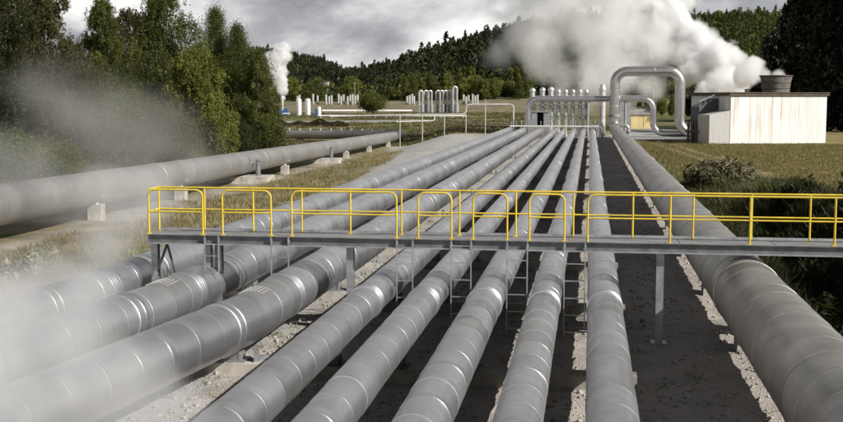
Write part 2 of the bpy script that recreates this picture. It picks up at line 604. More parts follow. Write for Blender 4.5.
def height(x, y):
    x, y = np.asarray(x, dtype=float), np.asarray(y, dtype=float)
    r = np.hypot(x, y)
    D = x * FH[0] + y * FH[1]
    px = CX + F * (x * RGT[0] + y * RGT[1]) / np.maximum(D, 1.0)
    z = 0.22 * (fbm(x / 14, y / 14, 3, 5) - 0.5) * sstep(6, 14, np.abs(x + 3.5))
    corr = sstep(-12.4, -11.5, x) * (1 - sstep(4.3, 5.0, x))
    z = z + corr * (0.10 * (fbm(x / 0.8, y / 0.8, 3, 9) - 0.5) + 0.03 * (vnoise(x / 0.19, y / 0.19, 13) - .5))
    z = z + (1 - corr) * 0.16 * (fbm(x / 1.6, y / 1.6, 3, 11) - 0.5) * (1 - sstep(60, 200, r))
    # dip under the long pipeline on the left
    lx = left_x(np.clip(y, -40, 230))
    lz = left_z(np.clip(y, 40, 198)) - 1.42
    dip = np.minimum(lz, 0.0) * (1 - sstep(200, 310, y))
    z = z + dip * (1 - sstep(1.5, 11.0, x - lx))
    # a slope of fill under the lane's edge, left of the pipes near the camera
    # ditch right of the large pipe
    yy = sstep(14, 24, y) * (1 - sstep(58, 74, y))
    cx = 7.2 + 0.5 * np.sin(y / 6.0)
    z = z - 1.5 * yy * np.exp(-((x - cx) / 1.5) ** 2)
    z = z + 0.9 * yy * sstep(8.2, 10.2, x) * (1 - sstep(16, 26, x))
    z = z - 0.35 * (1 - yy) * np.exp(-((x - 5.6) / 0.9) ** 2) * (1 - sstep(130, 145, y)) * (y > 10)
    # uneven banks on the flats
    z = z + 1.1 * (fbm(x / 13, y / 9, 3, 91) - .45) * sstep(178, 200, r) * (1 - sstep(390, 420, r)) * (D > 0) * (px > 395) * (px < 525)
    # small berm with brush
    z = z + 0.8 * np.exp(-((x - 7.5) / 1.3) ** 2 - ((y - 69) / 4.5) ** 2)
    # far ground climbs to the plant and the hills
    z = z + 3.6 * sstep(420, 520, r) * (D > 0)
    sky = np.interp(px, SKY_PX, SKY_Y)
    R = np.interp(px, RID_PX, RID_R)
    zr = CAM_H + (99 - sky) / F * R - TREE_H
    t = sstep(500, 1, 0) if False else np.clip((r - 505) / (R - 505), 0, 1)
    hill = np.maximum(zr - 3.6, 0) * (t ** 1.25)
    hill = hill * (1 - 0.25 * np.clip((r - R) / 500, 0, 1))
    hill = hill * (1 + 0.12 * (fbm(x / 70, y / 70, 3, 21) - 0.5) * 2 * sstep(0.1, 0.5, t) * (1 - sstep(0.8, 1.0, t)))
    z = z + np.where(D > 20, hill, 0)
    return z


def hz(x, y):
    return float(height(np.array([x]), np.array([y]))[0])


def lane_left(y):
    return np.interp(y, [0, 20, 45, 65, 90, 118, 135, 150, 170], [-13.4, -13.6, -14.3, -15.2, -17.0, -20.0, -23, -27, -30])


def axis(segs):
    out = [np.array([segs[0][0]])]
    for a, b, d in segs:
        n = max(1, int(round((b - a) / d)))
        out.append(np.linspace(a, b, n + 1)[1:])
    return np.concatenate(out)


def build_ground():
    xs = axis([(-1500, -600, 60), (-600, -120, 14), (-120, -46, 2.5), (-46, -14, 0.4), (-14, 12, 0.10), (12, 34, 0.45), (34, 90, 2.5), (90, 420, 14), (420, 1300, 60)])
    ys = axis([(-80, 4, 4), (4, 16, 0.6), (16, 46, 0.13), (46, 80, 0.3), (80, 180, 0.8), (180, 320, 3), (320, 560, 6), (560, 1200, 14), (1200, 2600, 90)])
    X, Y = np.meshgrid(xs, ys)
    Z = height(X, Y)
    nx, ny = len(xs), len(ys)
    # ---- base colours of the different surfaces
    r = np.hypot(X, Y)
    D = X * FH[0] + Y * FH[1]
    jx = X + 1.6 * (fbm(X / 1.3, Y / 1.3, 4, 31) - 0.5)
    n1 = fbm(X / 2.3, Y / 2.3, 4, 41)[..., None]
    n2 = fbm(X / 9, Y / 9, 4, 43)[..., None]

    def c(*v):
        return np.array(v)
    dry = c(.27, .225, .135) * (0.7 + 0.6 * n1)
    green = c(.105, .125, .045) * (0.7 + 0.6 * n1)
    field = c(.24, .195, .09) * (0.65 + 0.7 * n2)
    A = np.where((X > 0)[..., None], field, dry)
    g = np.ones_like(X)
    # left verge: mostly dead grass, green tufts
    gm = sstep(0.52, 0.66, n1[..., 0]) * (X < -12)
    A = A * (1 - gm[..., None]) + green * gm[..., None]
    # pale dirt strip beside the long pipeline
    lx = left_x(np.clip(Y, -40, 230))
    d = np.abs(jx - (lx + 1.2))
    m = (1 - sstep(.5, 1.8, d)) * (Y < 130) * sstep(.30, .55, fbm(X / 1.7, Y / 3, 4, 47) + .12)
    A = A * (1 - m[..., None]) + c(.36, .325, .27) * m[..., None]
    g = g * (1 - 0.8 * m)
    # behind the pipeline: rough green under the trees
    m = 1 - sstep(-3.5, -1.5, jx - lx)
    m = m * (Y < 200)
    A = A * (1 - m[..., None]) + c(.06, .07, .03) * m[..., None]
    # gravel lane and yard
    ll = lane_left(Y)
    m = sstep(-0.5, 0.5, jx - ll) * (1 - sstep(4.6, 5.2, jx)) * (1 - sstep(166, 176, Y))
    A = A * (1 - m[..., None]) + c(.40, .39, .375) * m[..., None]
    g = g * (1 - m)
    # browner, slightly darker mottled gravel under the pipes
    m = sstep(-7.4, -6.2, jx) * (1 - sstep(4.6, 5.2, jx)) * (1 - sstep(150, 160, Y)) * 0.65
    A = A * (1 - m[..., None]) + c(.38, .325, .275) * (0.45 + 1.1 * n1) * m[..., None]
    # right: ditch vegetation, green strip, tracks
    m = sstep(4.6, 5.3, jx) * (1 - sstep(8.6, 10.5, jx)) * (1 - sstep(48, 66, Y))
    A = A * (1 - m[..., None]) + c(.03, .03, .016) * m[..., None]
    m = np.exp(-((jx - 7.6) / 1.3) ** 2) * sstep(70, 80, Y) * (1 - sstep(112, 125, Y))
    A = A * (1 - m[..., None]) + c(.10, .15, .03) * m[..., None]
    m = np.exp(-((jx - 5.3) / 0.5) ** 2) * sstep(30, 50, Y) * (1 - sstep(130, 140, Y)) * 0.8
    A = A * (1 - m[..., None]) + c(.33, .31, .27) * m[..., None]
    tx = np.interp(Y, [30, 55, 75, 100, 125, 150], [13.5, 12.2, 11.6, 10.8, 9.2, 7.6])
    for off in (-0.85, 0.85):
        m = np.exp(-((jx - tx - off) / 0.42) ** 2) * (Y < 150) * (Y > 20) * 0.75
        A = A * (1 - m[..., None]) + c(.27, .22, .145) * m[..., None]
    # forecourt by the plant building
    m = sstep(146, 152, Y + (jx - X)) * (1 - sstep(205, 215, Y)) * sstep(3, 5, X) * (1 - sstep(13, 15, X))
    A = A * (1 - m[..., None]) + c(.30, .30, .30) * m[..., None]
    g = g * (1 - m)
    # far flats
    far = sstep(195, 215, r) * (D > 0)
    bare = sstep(.50, .62, fbm(X / 17, Y / 26, 4, 83))[..., None]
    fa = (c(.12, .13, .045) * (1 - bare) + c(.20, .165, .09) * bare) * (0.55 + 0.9 * n1)
    A = A * (1 - far[..., None]) + fa * far[..., None]
    g = np.maximum(g, far)
    # road across the flats
    rd = np.abs(D - (300 + 0.10 * X + 6 * np.sin(X / 40)))
    m = (1 - sstep(5, 8, rd)) * (X < -38)
    A = A * (1 - m[..., None]) + c(.34, .335, .32) * m[..., None]
    yard = sstep(400, 430, r) * (1 - sstep(515, 535, r))
    A = A * (1 - yard[..., None]) + c(.20, .175, .11) * (0.6 + 0.8 * n1) * yard[..., None]
    hill = sstep(520, 540, r)
    A = A * (1 - hill[..., None]) + c(.035, .045, .018) * hill[..., None]
    A = np.concatenate([A, g[..., None]], -1)
    i, j = np.meshgrid(np.arange(ny - 1), np.arange(nx - 1), indexing='ij')
    Q = np.stack([i * nx + j, i * nx + j + 1, (i + 1) * nx + j + 1, (i + 1) * nx + j], -1).reshape(-1, 4)
    V = np.stack([X, Y, Z], -1).reshape(-1, 3)
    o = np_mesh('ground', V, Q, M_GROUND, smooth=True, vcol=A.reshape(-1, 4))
    tag(o, 'gravel, dry grass and hill ground of the steam field', 'ground', kind='structure')


build_ground()

# ------------------------------------------------------------------ main pipes
PIPE_TXT = [
    'thick aluminium pipe beside the gravel lane, outermost of the main bundle',
    'thick aluminium pipe lying between the two other thick bending pipes',
    'thick aluminium pipe bending beside a strip of sunlit gravel and the slender pipes',
    'slender aluminium pipe next to the thick bending pipes',
    'slender aluminium pipe, second one from the thick bending pipes',
    'slender aluminium pipe, middle one of the five slender pipes',
    'slender aluminium pipe under the walkway, neighbour of the straightest one',
    'slender aluminium pipe running almost straight up the photo beside dark shaded ground',
]
YEND = 157.0


def ring(mb, c, d, r, w, n=36):
    c, d = np.asarray(c, float), np.asarray(d, float)
    d = d / np.linalg.norm(d)
    p = [c - d * w / 2, c - d * (w / 2 - .012), c + d * (w / 2 - .012), c + d * w / 2]
    mb.tube(p, [r - .012, r, r, r - .012], n)


def shoe_mesh(mb, x, y, zb, zt, w):
    """welded saddle shoe under a pipe"""
    mb.box((x, y, (zb + zt) / 2), (w * 0.5, .03, zt - zb))
    mb.box((x, y - .16, (zb + zt) / 2), (w * 0.45, .02, zt - zb))
    mb.box((x, y + .16, (zb + zt) / 2), (w * 0.45, .02, zt - zb))
    mb.box((x, y, zb + .012), (w * 0.8, .5, .024))
    mb.box((x - w * .2, y, (zb + zt) / 2), (.025, .36, zt - zb))
    mb.box((x + w * .2, y, (zb + zt) / 2), (.025, .36, zt - zb))


for i in range(8):
    x, r, z = PX[i], PR[i], PZ[i]
    if i < 3:
        yb = (22.6, 22.0, 21.3)[i]
        k = math.tan(math.radians(7.5))
        pts = [(x - k * (yb + 8), -8, z), (x, yb, z), (x, YEND, z)]
        pts = fillet(pts, 9.0, 6)
        mat = M_ALU
    else:
        pts = np.array([(x, -8, z), (x, 24, z), (x, YEND, z)], float)
        mat = M_ALU
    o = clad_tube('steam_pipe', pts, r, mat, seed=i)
    tag(o, PIPE_TXT[i], 'pipe', 'main steam pipes under the walkway')
    yj = 23.9 + 0.06 * i if i < 3 else 23.75
    d = (0, 1, 0)
    mb = MB()
    c = np.array([x, yj - .1, z])
    prof = []
    for off in (-.15, -.03, .09):
        prof += [(off - .035, .004), (off - .025, .02), (off + .025, .02), (off + .035, .004)]
    mb.tube([c + np.array([0, a, 0]) for a, b in prof], [r + b for a, b in prof], 36)
    mb.build('joint_collar', M_ALU, o)
    if i < 3:
        u = np.array([k, 1, 0]) / math.hypot(k, 1)
        c = np.array([x, yb, z]) - u * 1.1
        for off in (-.2, .04):
            mb = MB()
            ring(mb, c + u * off, u, r + .022, .12)
            mb.build('joint_collar', M_ALU, o)
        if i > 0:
            mb = MB()                      # pale ribs on the crown, standing for reflections off strap buckles
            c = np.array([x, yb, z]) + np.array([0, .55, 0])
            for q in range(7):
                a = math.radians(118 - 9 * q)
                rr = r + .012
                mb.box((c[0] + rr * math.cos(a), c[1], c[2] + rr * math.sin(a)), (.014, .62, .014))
            mb.build('glint_ribs', M_PALEPIPE, o)

# the large pipe with its expansion loop
YL = 160.0
x9, r9 = PX[8], PR[8]
pts = fillet([(x9, -8, 1.2), (x9, 24.2, 1.2), (x9, 60, 1.2), (x9, YL, 1.2)], 3, 4)
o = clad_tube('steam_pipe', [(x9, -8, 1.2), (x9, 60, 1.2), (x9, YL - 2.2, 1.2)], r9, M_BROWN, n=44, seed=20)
tag(o, 'large brownish steam pipe beside the ditch, rising into a tall square loop', 'pipe', 'main steam pipes under the walkway')
xr = X_at(680, YL)
loop = fillet([(x9, YL - 2.2, 1.2), (x9, YL, 1.2), (x9, YL, 9.15), (xr, YL, 9.15), (xr, YL, 0.75), (xr + 14, YL, 0.75)], 1.7, 10)
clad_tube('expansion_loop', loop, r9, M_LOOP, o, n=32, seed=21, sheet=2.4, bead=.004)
for yy in (24.35, 44.0, 70.0, 100.0):
    mb = MB()
    ring(mb, (x9, yy, 1.2), (0, 1, 0), r9 + .022, .12, 44)
    mb.build('joint_collar', M_BROWN, o)
mb = MB()
ring(mb, (x9, YL, 3.0), (0, 0, 1), r9 + .10, .34)
mb.build('flange', M_ROOF, o)

# ---- concrete sleepers under the slender pipes and the thick pipes, blocks under the large pipe
n = 0
for y in (13.5, 20.6, 27.6, 34.8, 42.0, 50.0, 60.0, 72.0, 86.0, 102.0, 120.0, 138.0):
    e = empty('concrete_sleeper', ((PX[3] + PX[7]) / 2, y, 0))
    xa, xb = PX[3] - .55, PX[7] + .55
    mb = MB()
    mb.box((0, 0, .12), (xb - xa, .42, .34))
    mb.build('beam', M_CONCD, e, smooth=False)
    for i in range(3, 8):
        mb = MB()
        shoe_mesh(mb, PX[i] - (PX[3] + PX[7]) / 2, 0, .29, PZ[i] - PR[i] + .03, .42)
        mb.build('pipe_shoe', M_DARKSTEEL, e, smooth=False)
    q = ['nearest the camera', 'just before the walkway', 'just beyond the walkway'] + ['number %d beyond the walkway' % k for k in range(2, 12)]
    tag(e, 'long concrete sleeper across under the five slender pipes, ' + q[n], 'pipe support', 'sleepers under the slender pipes')
    n += 1
n = 0
for y in (20.4, 28.6, 38.0, 48.0, 60.0, 76.0, 96.0, 120.0):
    for i in range(3):
        bx = PX[i] - (max(0, (22.6, 22.0, 21.3)[i] - y)) * math.tan(math.radians(7.5))
        e = empty('pipe_support', (bx, y + .25 * i, 0))
        mb = MB()
        mb.box((0, 0, .08), (1.5, .6, .3))
        mb.build('block', M_CONC, e, smooth=False)
        mb = MB()
        shoe_mesh(mb, 0, 0, .23, PZ[i] - PR[i] + .03, .62)
        for s in (-1, 1):
            mb.box((s * .42, 0, .36), (.10, .30, .26), 0.3 * s)
            mb.box((s * .55, .1, .27), (.22, .12, .10), 0.5)
        mb.build('pipe_shoe', M_STEEL, e, smooth=False)
        where = 'before the walkway' if y < 24 else 'row %d beyond the walkway' % n
        tag(e, 'low concrete block with steel shoe under the %s thick pipe, %s' % (('lane-side', 'central', 'inner')[i], where), 'pipe support', 'blocks under the thick pipes')
    n += 1
n = 0
for y in (11.5, 17.5, 24.3, 31.5, 39.0, 47.0, 56.0, 66.0, 78.0, 92.0, 108.0, 126.0, 144.0):
    e = empty('pipe_support', (x9, y, 0))
    mb = MB()
    mb.box((.42, 0, .12), (1.3, .6, .5))
    mb.box((.98, 0, .50), (.30, .5, .36), 0, .85)
    mb.build('block', M_CONC, e, smooth=False)
    mb = MB()
    shoe_mesh(mb, 0, 0, .36, .53, .8)
    mb.build('pipe_shoe', M_DARKSTEEL, e, smooth=False)
    tag(e, 'concrete block under the large brownish pipe, %s along the ditch' % ['nearest one', 'second', 'third', 'fourth', 'fifth', 'sixth', 'seventh', 'eighth', 'ninth', 'tenth', 'eleventh', 'twelfth', 'farthest'][n],
        'pipe support', 'blocks under the large pipe')
    n += 1

# ------------------------------------------------------------------ the long pipeline on the left
A0 = LEFT_A - LEFT_DIR * 36
leg_end = P(150, 134, 236)
cor = LEFT_B + LEFT_DIR * 2
axis_pts = fillet([A0, cor, leg_end], 3.0, 8)
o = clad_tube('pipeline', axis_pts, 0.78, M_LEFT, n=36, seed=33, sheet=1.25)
tag(o, 'long pale pipeline on concrete blocks between the tall trees and the gravel lane', 'pipe')
for yy in (36.0, 58.0, 83.0, 120.0):
    mb = MB()
    c = np.array([left_x(yy), yy, left_z(yy)])
    ring(mb, c, LEFT_DIR, .80, .10)
    mb.build('joint_collar', M_LEFT, o)


def left_at(px):
    """y of the spot on the pipeline's near flank that is seen at column px"""
    lo, hi = 10.0, 197.0
    for _ in range(50):
        m = (lo + hi) / 2
        p = np.array([left_x(m) + .55, m, 0])
        D = p[0] * FH[0] + p[1] * FH[1]
        q = CX + F * (p[0] * RGT[0] + p[1] * RGT[1]) / D
        if q < px:
            lo = m
        else:
            hi = m
    return lo


ORD = ['first', 'second', 'third', 'fourth', 'fifth', 'sixth', 'seventh', 'eighth', 'ninth', 'tenth', 'eleventh', 'twelfth', 'thirteenth', 'fourteenth',
       'fifteenth', 'sixteenth', 'seventeenth', 'eighteenth', 'nineteenth', 'twentieth', 'twenty-first', 'twenty-second', 'twenty-third', 'twenty-fourth']
rzl = -math.atan2(LEFT_DIR[0], LEFT_DIR[1])
for k, px in enumerate((97, 182, 286, 347, 370, 389)):
    y = left_at(px)
    x = left_x(y) + .45
    zg = hz(x, y)
    zp = left_z(y) - .78
    e = empty('pipe_support', (x, y, zg), rzl)
    ht = .74
    mb = MB()
    mb.box((0, 0, ht / 2 - .1), (.60, .62, ht + .2))
    mb.build('block', M_CONC, e, smooth=False)
    mb = MB()
    mb.lathe((0, 0, ht), [(.17, 0), (.15, .05), (.10, .10), (.10, .24), (.13, .26), (.13, .30)], 12)
    mb.box((.12, 0, ht + .40), (.5, .16, .24))
    mb.tube([(-.3, 0, ht + .36), (.45, 0, ht + .36)], .07, 8)
    mb.build('saddle', M_STEEL, e, angle=30)
    tag(e, 'pale concrete block with steel saddle under the long pipeline, %s from the camera end' % ORD[k], 'pipe support', 'blocks under the long pipeline')
for k, px in enumerate((249, 325)):
    y = left_at(px)
    x = left_x(y) + .9
    zg = hz(x, y)
    e = empty('anchor_slab', (x, y, zg), rzl)
    mb = MB()
    mb.box((-.9, 0, .18), (4.2, 2.6, .62))
    mb.build('slab', M_CONC, e, smooth=False)
    mb = MB()
    zt = left_z(y) - zg + .25
    for xx in (.28, -2.1):
        mb.box((xx, .1, (zt + .48) / 2), (.05, .26, zt - .48))
        for s in (-1, 1):
            mb.box((xx + s * .10, .1, (zt + .48) / 2), (.16, .03, zt - .48))
        mb.box((xx, .1, .50), (.42, .42, .03))
    mb.build('post', M_STEEL, e, smooth=False)
    mb = MB()
    mb.tube([(.28, .1, zt - .25), (-.55, .1, zt - .25)], .09, 8)
    mb.tube([(.30, .1, zt - .02), (.42, .1, zt - .02)], .13, 10)
    mb.build('bracket', M_STEEL, e)
    tag(e, 'concrete anchor slab with steel posts holding the long pipeline, ' + ('nearer one of two' if k == 0 else 'farther one of two'), 'pipe support', 'anchor slabs of the long pipeline')

# ------------------------------------------------------------------ walkway
YF, WW, ZD, RH = 24.7, 0.75, 2.2, 1.03
YB = YF + WW
XL, XRR = X_at(145, YF), X_at(985, YF)
wk = empty('walkway', (0, YF, 0))
tag(wk, 'raised steel walkway with yellow handrails and ladders crossing over the pipes', 'walkway')


def W(x, y, z):
    return (x, y - YF, z)


def mat_grating():
    m, nt, b = new_mat('grating')
    oc = obj_co(nt)
    w1 = N(nt, 'ShaderNodeTexWave', wave_type='BANDS', bands_direction='X', inp={'Scale': 8.0})
    nt.links.new(oc, w1.inputs[0])
    c = mix(nt, math_n(nt, 'GREATER_THAN', w1.outputs['Fac'], 0.45), (0.10, 0.10, 0.105), (0.55, 0.55, 0.56))
    c = mix(nt, ramp(nt, noise(nt, 1.5, 4, 0.6, oc), [(0.4, (0, 0, 0)), (0.7, (0.4,) * 3)]), c, (0.25, 0.24, 0.23))
    nt.links.new(c, b.inputs['Base Color'])
    b.inputs['Metallic'].default_value = 0.3
    b.inputs['Roughness'].default_value = 0.55
    return m


M_GRATE = mat_grating()
mb = MB()
xx = XL + .02
k = 0
while xx < XRR - .1:                       # separate grating panels with small gaps
    x2 = min(xx + 1.98, XRR - .02)
    mb.box(((xx + x2) / 2, WW / 2, ZD - .018), (x2 - xx, WW - .10, .035))
    xx = x2 + .02
mb.build('deck', M_GRATE, wk, smooth=False)
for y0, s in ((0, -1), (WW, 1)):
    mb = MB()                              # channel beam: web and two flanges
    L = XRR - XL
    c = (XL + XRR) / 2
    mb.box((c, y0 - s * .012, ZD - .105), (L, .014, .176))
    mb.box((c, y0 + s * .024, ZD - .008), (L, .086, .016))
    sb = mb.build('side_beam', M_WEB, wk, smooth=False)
    mb = MB()
    mb.box((c, y0 + s * .030, ZD - .205), (L, .098, .024))
    mb.build('flange', M_STEEL, sb, smooth=False)
mb = MB()
x = XL + .1
while x < XRR:
    mb.box((x, WW / 2, ZD - .11), (.06, WW - .06, .10))
    x += 1.0
mb.build('cross_beam', M_DARKSTEEL, wk, smooth=False)
# kick rail
mb = MB()
mb.box(((XL + XRR) / 2, WW - .035, ZD + .045), (XRR - XL, .008, .07))
mb.build('kick_plate', M_STEEL, wk, smooth=False)
RT = .022
sections = [(145.5, 200), (220, 269), (290, 396), (418, 451.5), (473.5, 508), (530.5, 566)]
for a, b in sections:
    xa, xb = X_at(a, YF), X_at(b, YF)
    mb = MB()
    mb.tube(fillet([(xa, .03, ZD), (xa, .03, ZD + RH), (xb, .03, ZD + RH), (xb, .03, ZD)], .16, 7), RT, 9)
    mb.tube([(xa, .03, ZD + .52), (xb, .03, ZD + .52)], RT * .85, 8)
    for q in (xa, xb):
        mb.box((q, .03, ZD + .012), (.10, .08, .02))
    mb.build('handrail', M_YEL, wk, angle=50)
mb = MB()
xa = X_at(589.5, YF)
mb.tube(fillet([(xa, .03, ZD), (xa, .03, ZD + RH), (XRR, .03, ZD + RH)], .16, 7), RT, 9)
mb.tube([(xa, .03, ZD + .52), (XRR, .03, ZD + .52)], RT * .85, 8)
for px in (673, 754, 840, 930):
    q = X_at(px, YF)
    mb.tube([(q, .03, ZD), (q, .03, ZD + RH)], RT * 1.1, 9)
    mb.box((q, .03, ZD + .012), (.10, .08, .02))
mb.build('handrail', M_YEL, wk, angle=50)
mb = MB()                                   # back rail
xb0 = X_at(156.5, YB) + .02
mb.tube([(xb0, WW - .03, ZD + RH), (XRR, WW - .03, ZD + RH)], RT, 9)
mb.tube([(xb0, WW - .03, ZD + .52), (XRR, WW - .03, ZD + .52)], RT * .85, 8)
for px in (157, 203, 252, 301, 350, 401.5, 460, 517, 575, 635, 696, 755, 814, 880, 945):
    q = X_at(px, YB)
    mb.tube([(q, WW - .03, ZD), (q, WW - .03, ZD + RH)], RT, 9)
    mb.box((q, WW - .03, ZD + .012), (.10, .06, .02))
xe = X_at(145.5, YF)
mb.tube([(xe, .03, ZD + RH), (xb0, WW - .03, ZD + RH)], RT, 9)
mb.tube([(xe, .03, ZD + .52), (xb0, WW - .03, ZD + .52)], RT * .85, 8)
mb.build('handrail', M_YEL, wk, angle=50)
for (a, b, zb) in ((203, 217, 1.25), (270, 287.5, 1.25), (397, 413, .78), (452, 472, .45), (508.5, 529, .15), (566.5, 587.5, .1)):
    xa, xb = X_at(a, YF), X_at(b, YF)
    mb = MB()
    for q in (xa, xb):
        mb.box((q, -.075, (zb + ZD) / 2), (.024, .04, ZD - zb))
    z = zb + .1
    while z < ZD - .1:
        mb.box(((xa + xb) / 2, -.075, z), (xb - xa - .023, .024, .018))
        z += .38
    mb.box((xa, -.045, ZD - .1), (.05, .03, .08))
    mb.box((xb, -.045, ZD - .1), (.05, .03, .08))
    mb.build('ladder', M_STEEL, wk, smooth=False)


def column(x, yb, zt, parent, w=.16):
    mb = MB()
    z0 = hz(x, YF + yb) - .05
    h = zt - z0
    mb.box((x, yb, z0 + h / 2), (.012, w - .024, h))
    for s in (-1, 1):
        mb.box((x, yb + s * (w / 2 - .006), z0 + h / 2), (w, .012, h))
    mb.box((x, yb, z0 + .06), (.34, .34, .03))
    mb.box((x, yb, zt - .012), (.26, .26, .02))
    return mb.build('column', M_STEEL, parent, smooth=False)


for px, yb in ((349.5, .2), (663.5, .2), (205.5, .3), (216.5, .55), (152, .4), (948, .2)):
    column(X_at(px, YF + yb), yb, ZD - .221, wk)
mb = MB()
xq = X_at(146, YF)
mb.tube([(xq + .1, .2, 1.3), (xq + .35, .2, ZD - .25)], .03, 8)
mb.tube([(xq + .55, .2, 1.2), (xq + .35, .2, ZD - .25)], .03, 8)
mb.build('brace', M_DARKSTEEL, wk)

# ------------------------------------------------------------------ plant at the end of the pipes
YR = 156.0


def riser(px, top, r, Y, label, kind):
    x = X_at(px, Y)
    zt = CAM_H + (99 - top) * Y / F
    e = empty('riser_pipe', (x, Y, 0))
    mb = MB()
    mb.lathe((0, 0, 0), [(r, 0.0), (r, zt - .5 * r - .3), (r * 1.25, zt - .5 * r - .3), (r * 1.25, zt - .5 * r - .12), (r * .85, zt - .25 * r), (r * .3, zt), (.02, zt + .05)], 14)
    mb.build('pipe_body', M_ALU_B, e)
    for z in (2.4, 3.9):
        mb = MB()
        mb.lathe((0, 0, z), [(r * 1.5, 0), (r * 1.5, .14), (r * 1.1, .18), (r * 1.1, .42), (r * 1.5, .46), (r * 1.5, .6)], 12)
        mb.tube([(0, 0, z + .3), (0, -r - .75, z + .3)], .06, 6)
        va = mb.build('valve', M_GREYP, e)
        mb = MB()
        mb.torus((0, -r - .75, z + .3), .34, .04, 'y')
        mb.tube([(-.34, -r - .75, z + .3), (.34, -r - .75, z + .3)], .025, 5)
        mb.tube([(0, -r - .75, z - .04), (0, -r - .75, z + .64)], .025, 5)
        mb.build('handwheel', M_GREYP, va)
    mb = MB()
    mb.tube(fillet([(0, 0, 1.6), (0, 2.2, 1.6), (0, 2.2, 4.6), (0, 4.5, 4.6)], .5, 5), r * .6, 8)
    mb.build('branch', M_ALU_B, e)
    tag(e, label, 'riser', 'capped risers of the manifold')


for k, (px, top, r) in enumerate(((532.5, 88, .36), (542.5, 87.5, .36), (551, 87, .36), (558.6, 89.5, .28), (565.8, 89.5, .28), (572.9, 89.5, .28), (580, 89.5, .28), (586.4, 89.5, .28))):
    nm = ('thick' if k < 3 else 'thin')
    j = k if k < 3 else k - 3
    riser(px, top, r, YR + 6, '%s capped silver riser behind the header pipe, %s %s one from the hut' % (nm, ORD[j], nm), nm)

# the header: up, across and down again in an S
YH = 161.0
xa, xb = X_at(528, YH), X_at(653.5, YH)
hd = empty('header_pipe', (xa, YH, 0))
path = fillet([(0, 0, .2), (0, 0, 5.35), (xb - xa, 0, 5.35), (xb - xa, 0, .55), (xb - xa + 9, 0, .55)], 1.5, 9)
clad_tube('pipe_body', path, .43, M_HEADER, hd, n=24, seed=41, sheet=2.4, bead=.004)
for px in (588, 625.5):
    q = X_at(px, YH) - xa
    mb = MB()
    mb.tube([(q, 0, -.1), (q, 0, 4.95)], .19, 12)
    mb.box((q, 0, 4.93), (.7, .5, .06))
    mb.box((q, 0, .06), (.7, .7, .1))
    mb.build('support_post', M_STEEL, hd)
tag(hd, 'silver header pipe arching from the hut across to an S bend beside the tall loop', 'pipe')

# vent column
x, y = X_at(602.5, 166), 166
o = MB().lathe((x, y, 0), [(.62, 0), (.62, .3), (.47, .35), (.47, 6.6), (.53, 6.62), (.53, 6.8), (.40, 7.0), (.40, 7.4)], 20).build('vent_column', M_ALU_B)
tag(o, 'fat silver vent column standing just behind the tall pipe loop', 'vent')

# rack across the ends of the pipes
e = empty('pipe_rack', (X_at(553, 150), 150.4, 0))
xa, xb = X_at(510, 150) - X_at(553, 150), X_at(599, 150) - X_at(553, 150)
MB().box(((xa + xb) / 2, 0, 1.75), (xb - xa, .16, .18)).build('beam', M_WHITEP, e, smooth=False)
mb = MB()
k = xa
while k <= xb + .01:
    mb.box((k, 0, .83), (.13, .13, 1.66))
    k += (xb - xa) / 8
mb.build('post', M_STEEL, e, smooth=False)
mb = MB()
for k in range(18):
    q = xa + (xb - xa) * (k + .3) / 18
    mb.tube([(q, .2, 1.85), (q, .2, 2.2 + .5 * random.random())], .05, 6)
    mb.tube([(q - .14, .2, 2.3), (q + .14, .2, 2.3)], .05, 6)
mb.build('valve_stem', M_GREYP, e)
tag(e, 'low white beam on posts across the far ends of the pipes', 'pipe rack')
# small clutter of valve sets and low pipes by the foot of the loop
e = empty('valve_set', (X_at(622, 150), 150, 0))
mb = MB()
mb.tube(fillet([(-.9, 0, 0), (-.9, 0, 1.9), (.9, 0, 1.9), (.9, 0, 0)], .5, 6), .24, 12)
mb.build('pipe_body', M_ALU_B, e)
mb = MB()
mb.lathe((.9, 0, .5), [(.4, 0), (.4, .1), (.3, .12), (.3, .5), (.4, .52), (.4, .62)], 12)
mb.build('valve', M_GREYP, e)
tag(e, 'small bent pipe with a valve beside the foot of the tall loop', 'pipe')
e = empty('valve_set', (X_at(600, 153), 153, 0))
mb = MB()
for q in (-.9, -.3, .4):
    mb.tube([(q, 0, 0), (q, 0, 2.0 + .4 * q)], .12, 8)
    mb.box((q, 0, 1.3), (.34, .34, .4))
mb.tube([(-1.2, 0, 1.5), (.8, 0, 1.5)], .10, 8)
mb.build('pipe_body', M_GREYP, e)
for q in (-.9, -.3, .4):
    mb = MB()
    mb.torus((q, -.2, 1.6), .28, .035, 'y')
    mb.tube([(q, 0, 1.6), (q, -.2, 1.6)], .03, 6)
    mb.tube([(q - .28, -.2, 1.6), (q + .28, -.2, 1.6)], .02, 5)
    mb.build('handwheel', M_GREYP, e)
tag(e, 'cluster of grey valves between the slender pipes and the tall loop', 'valves')

# hut with dark doorway
e = empty('instrument_hut', (X_at(540.5, 153), 153, 0))
MB().box((0, 1.0, .75), (2.5, 2.2, 1.7)).build('plinth', M_CONCD, e, smooth=False)
mb = MB()
mb.box((-.80, 1.0, 2.57), (.72, 1.9, 1.94))
mb.box((.80, 1.0, 2.57), (.72, 1.9, 1.94))
mb.box((0, 1.85, 2.57), (.88, .2, 1.94))
mb.box((0, 1.0, 3.58), (2.5, 2.1, .08))
mb.build('wall', M_GREYP, e, smooth=False)
MB().box((0, 1.70, 2.55), (.86, .04, 1.8)).build('doorway', M_BLACK, e, smooth=False)  # black sheet stands for the unlit inside
tag(e, 'small grey hut with black doorway under the arch of the header pipe', 'hut')

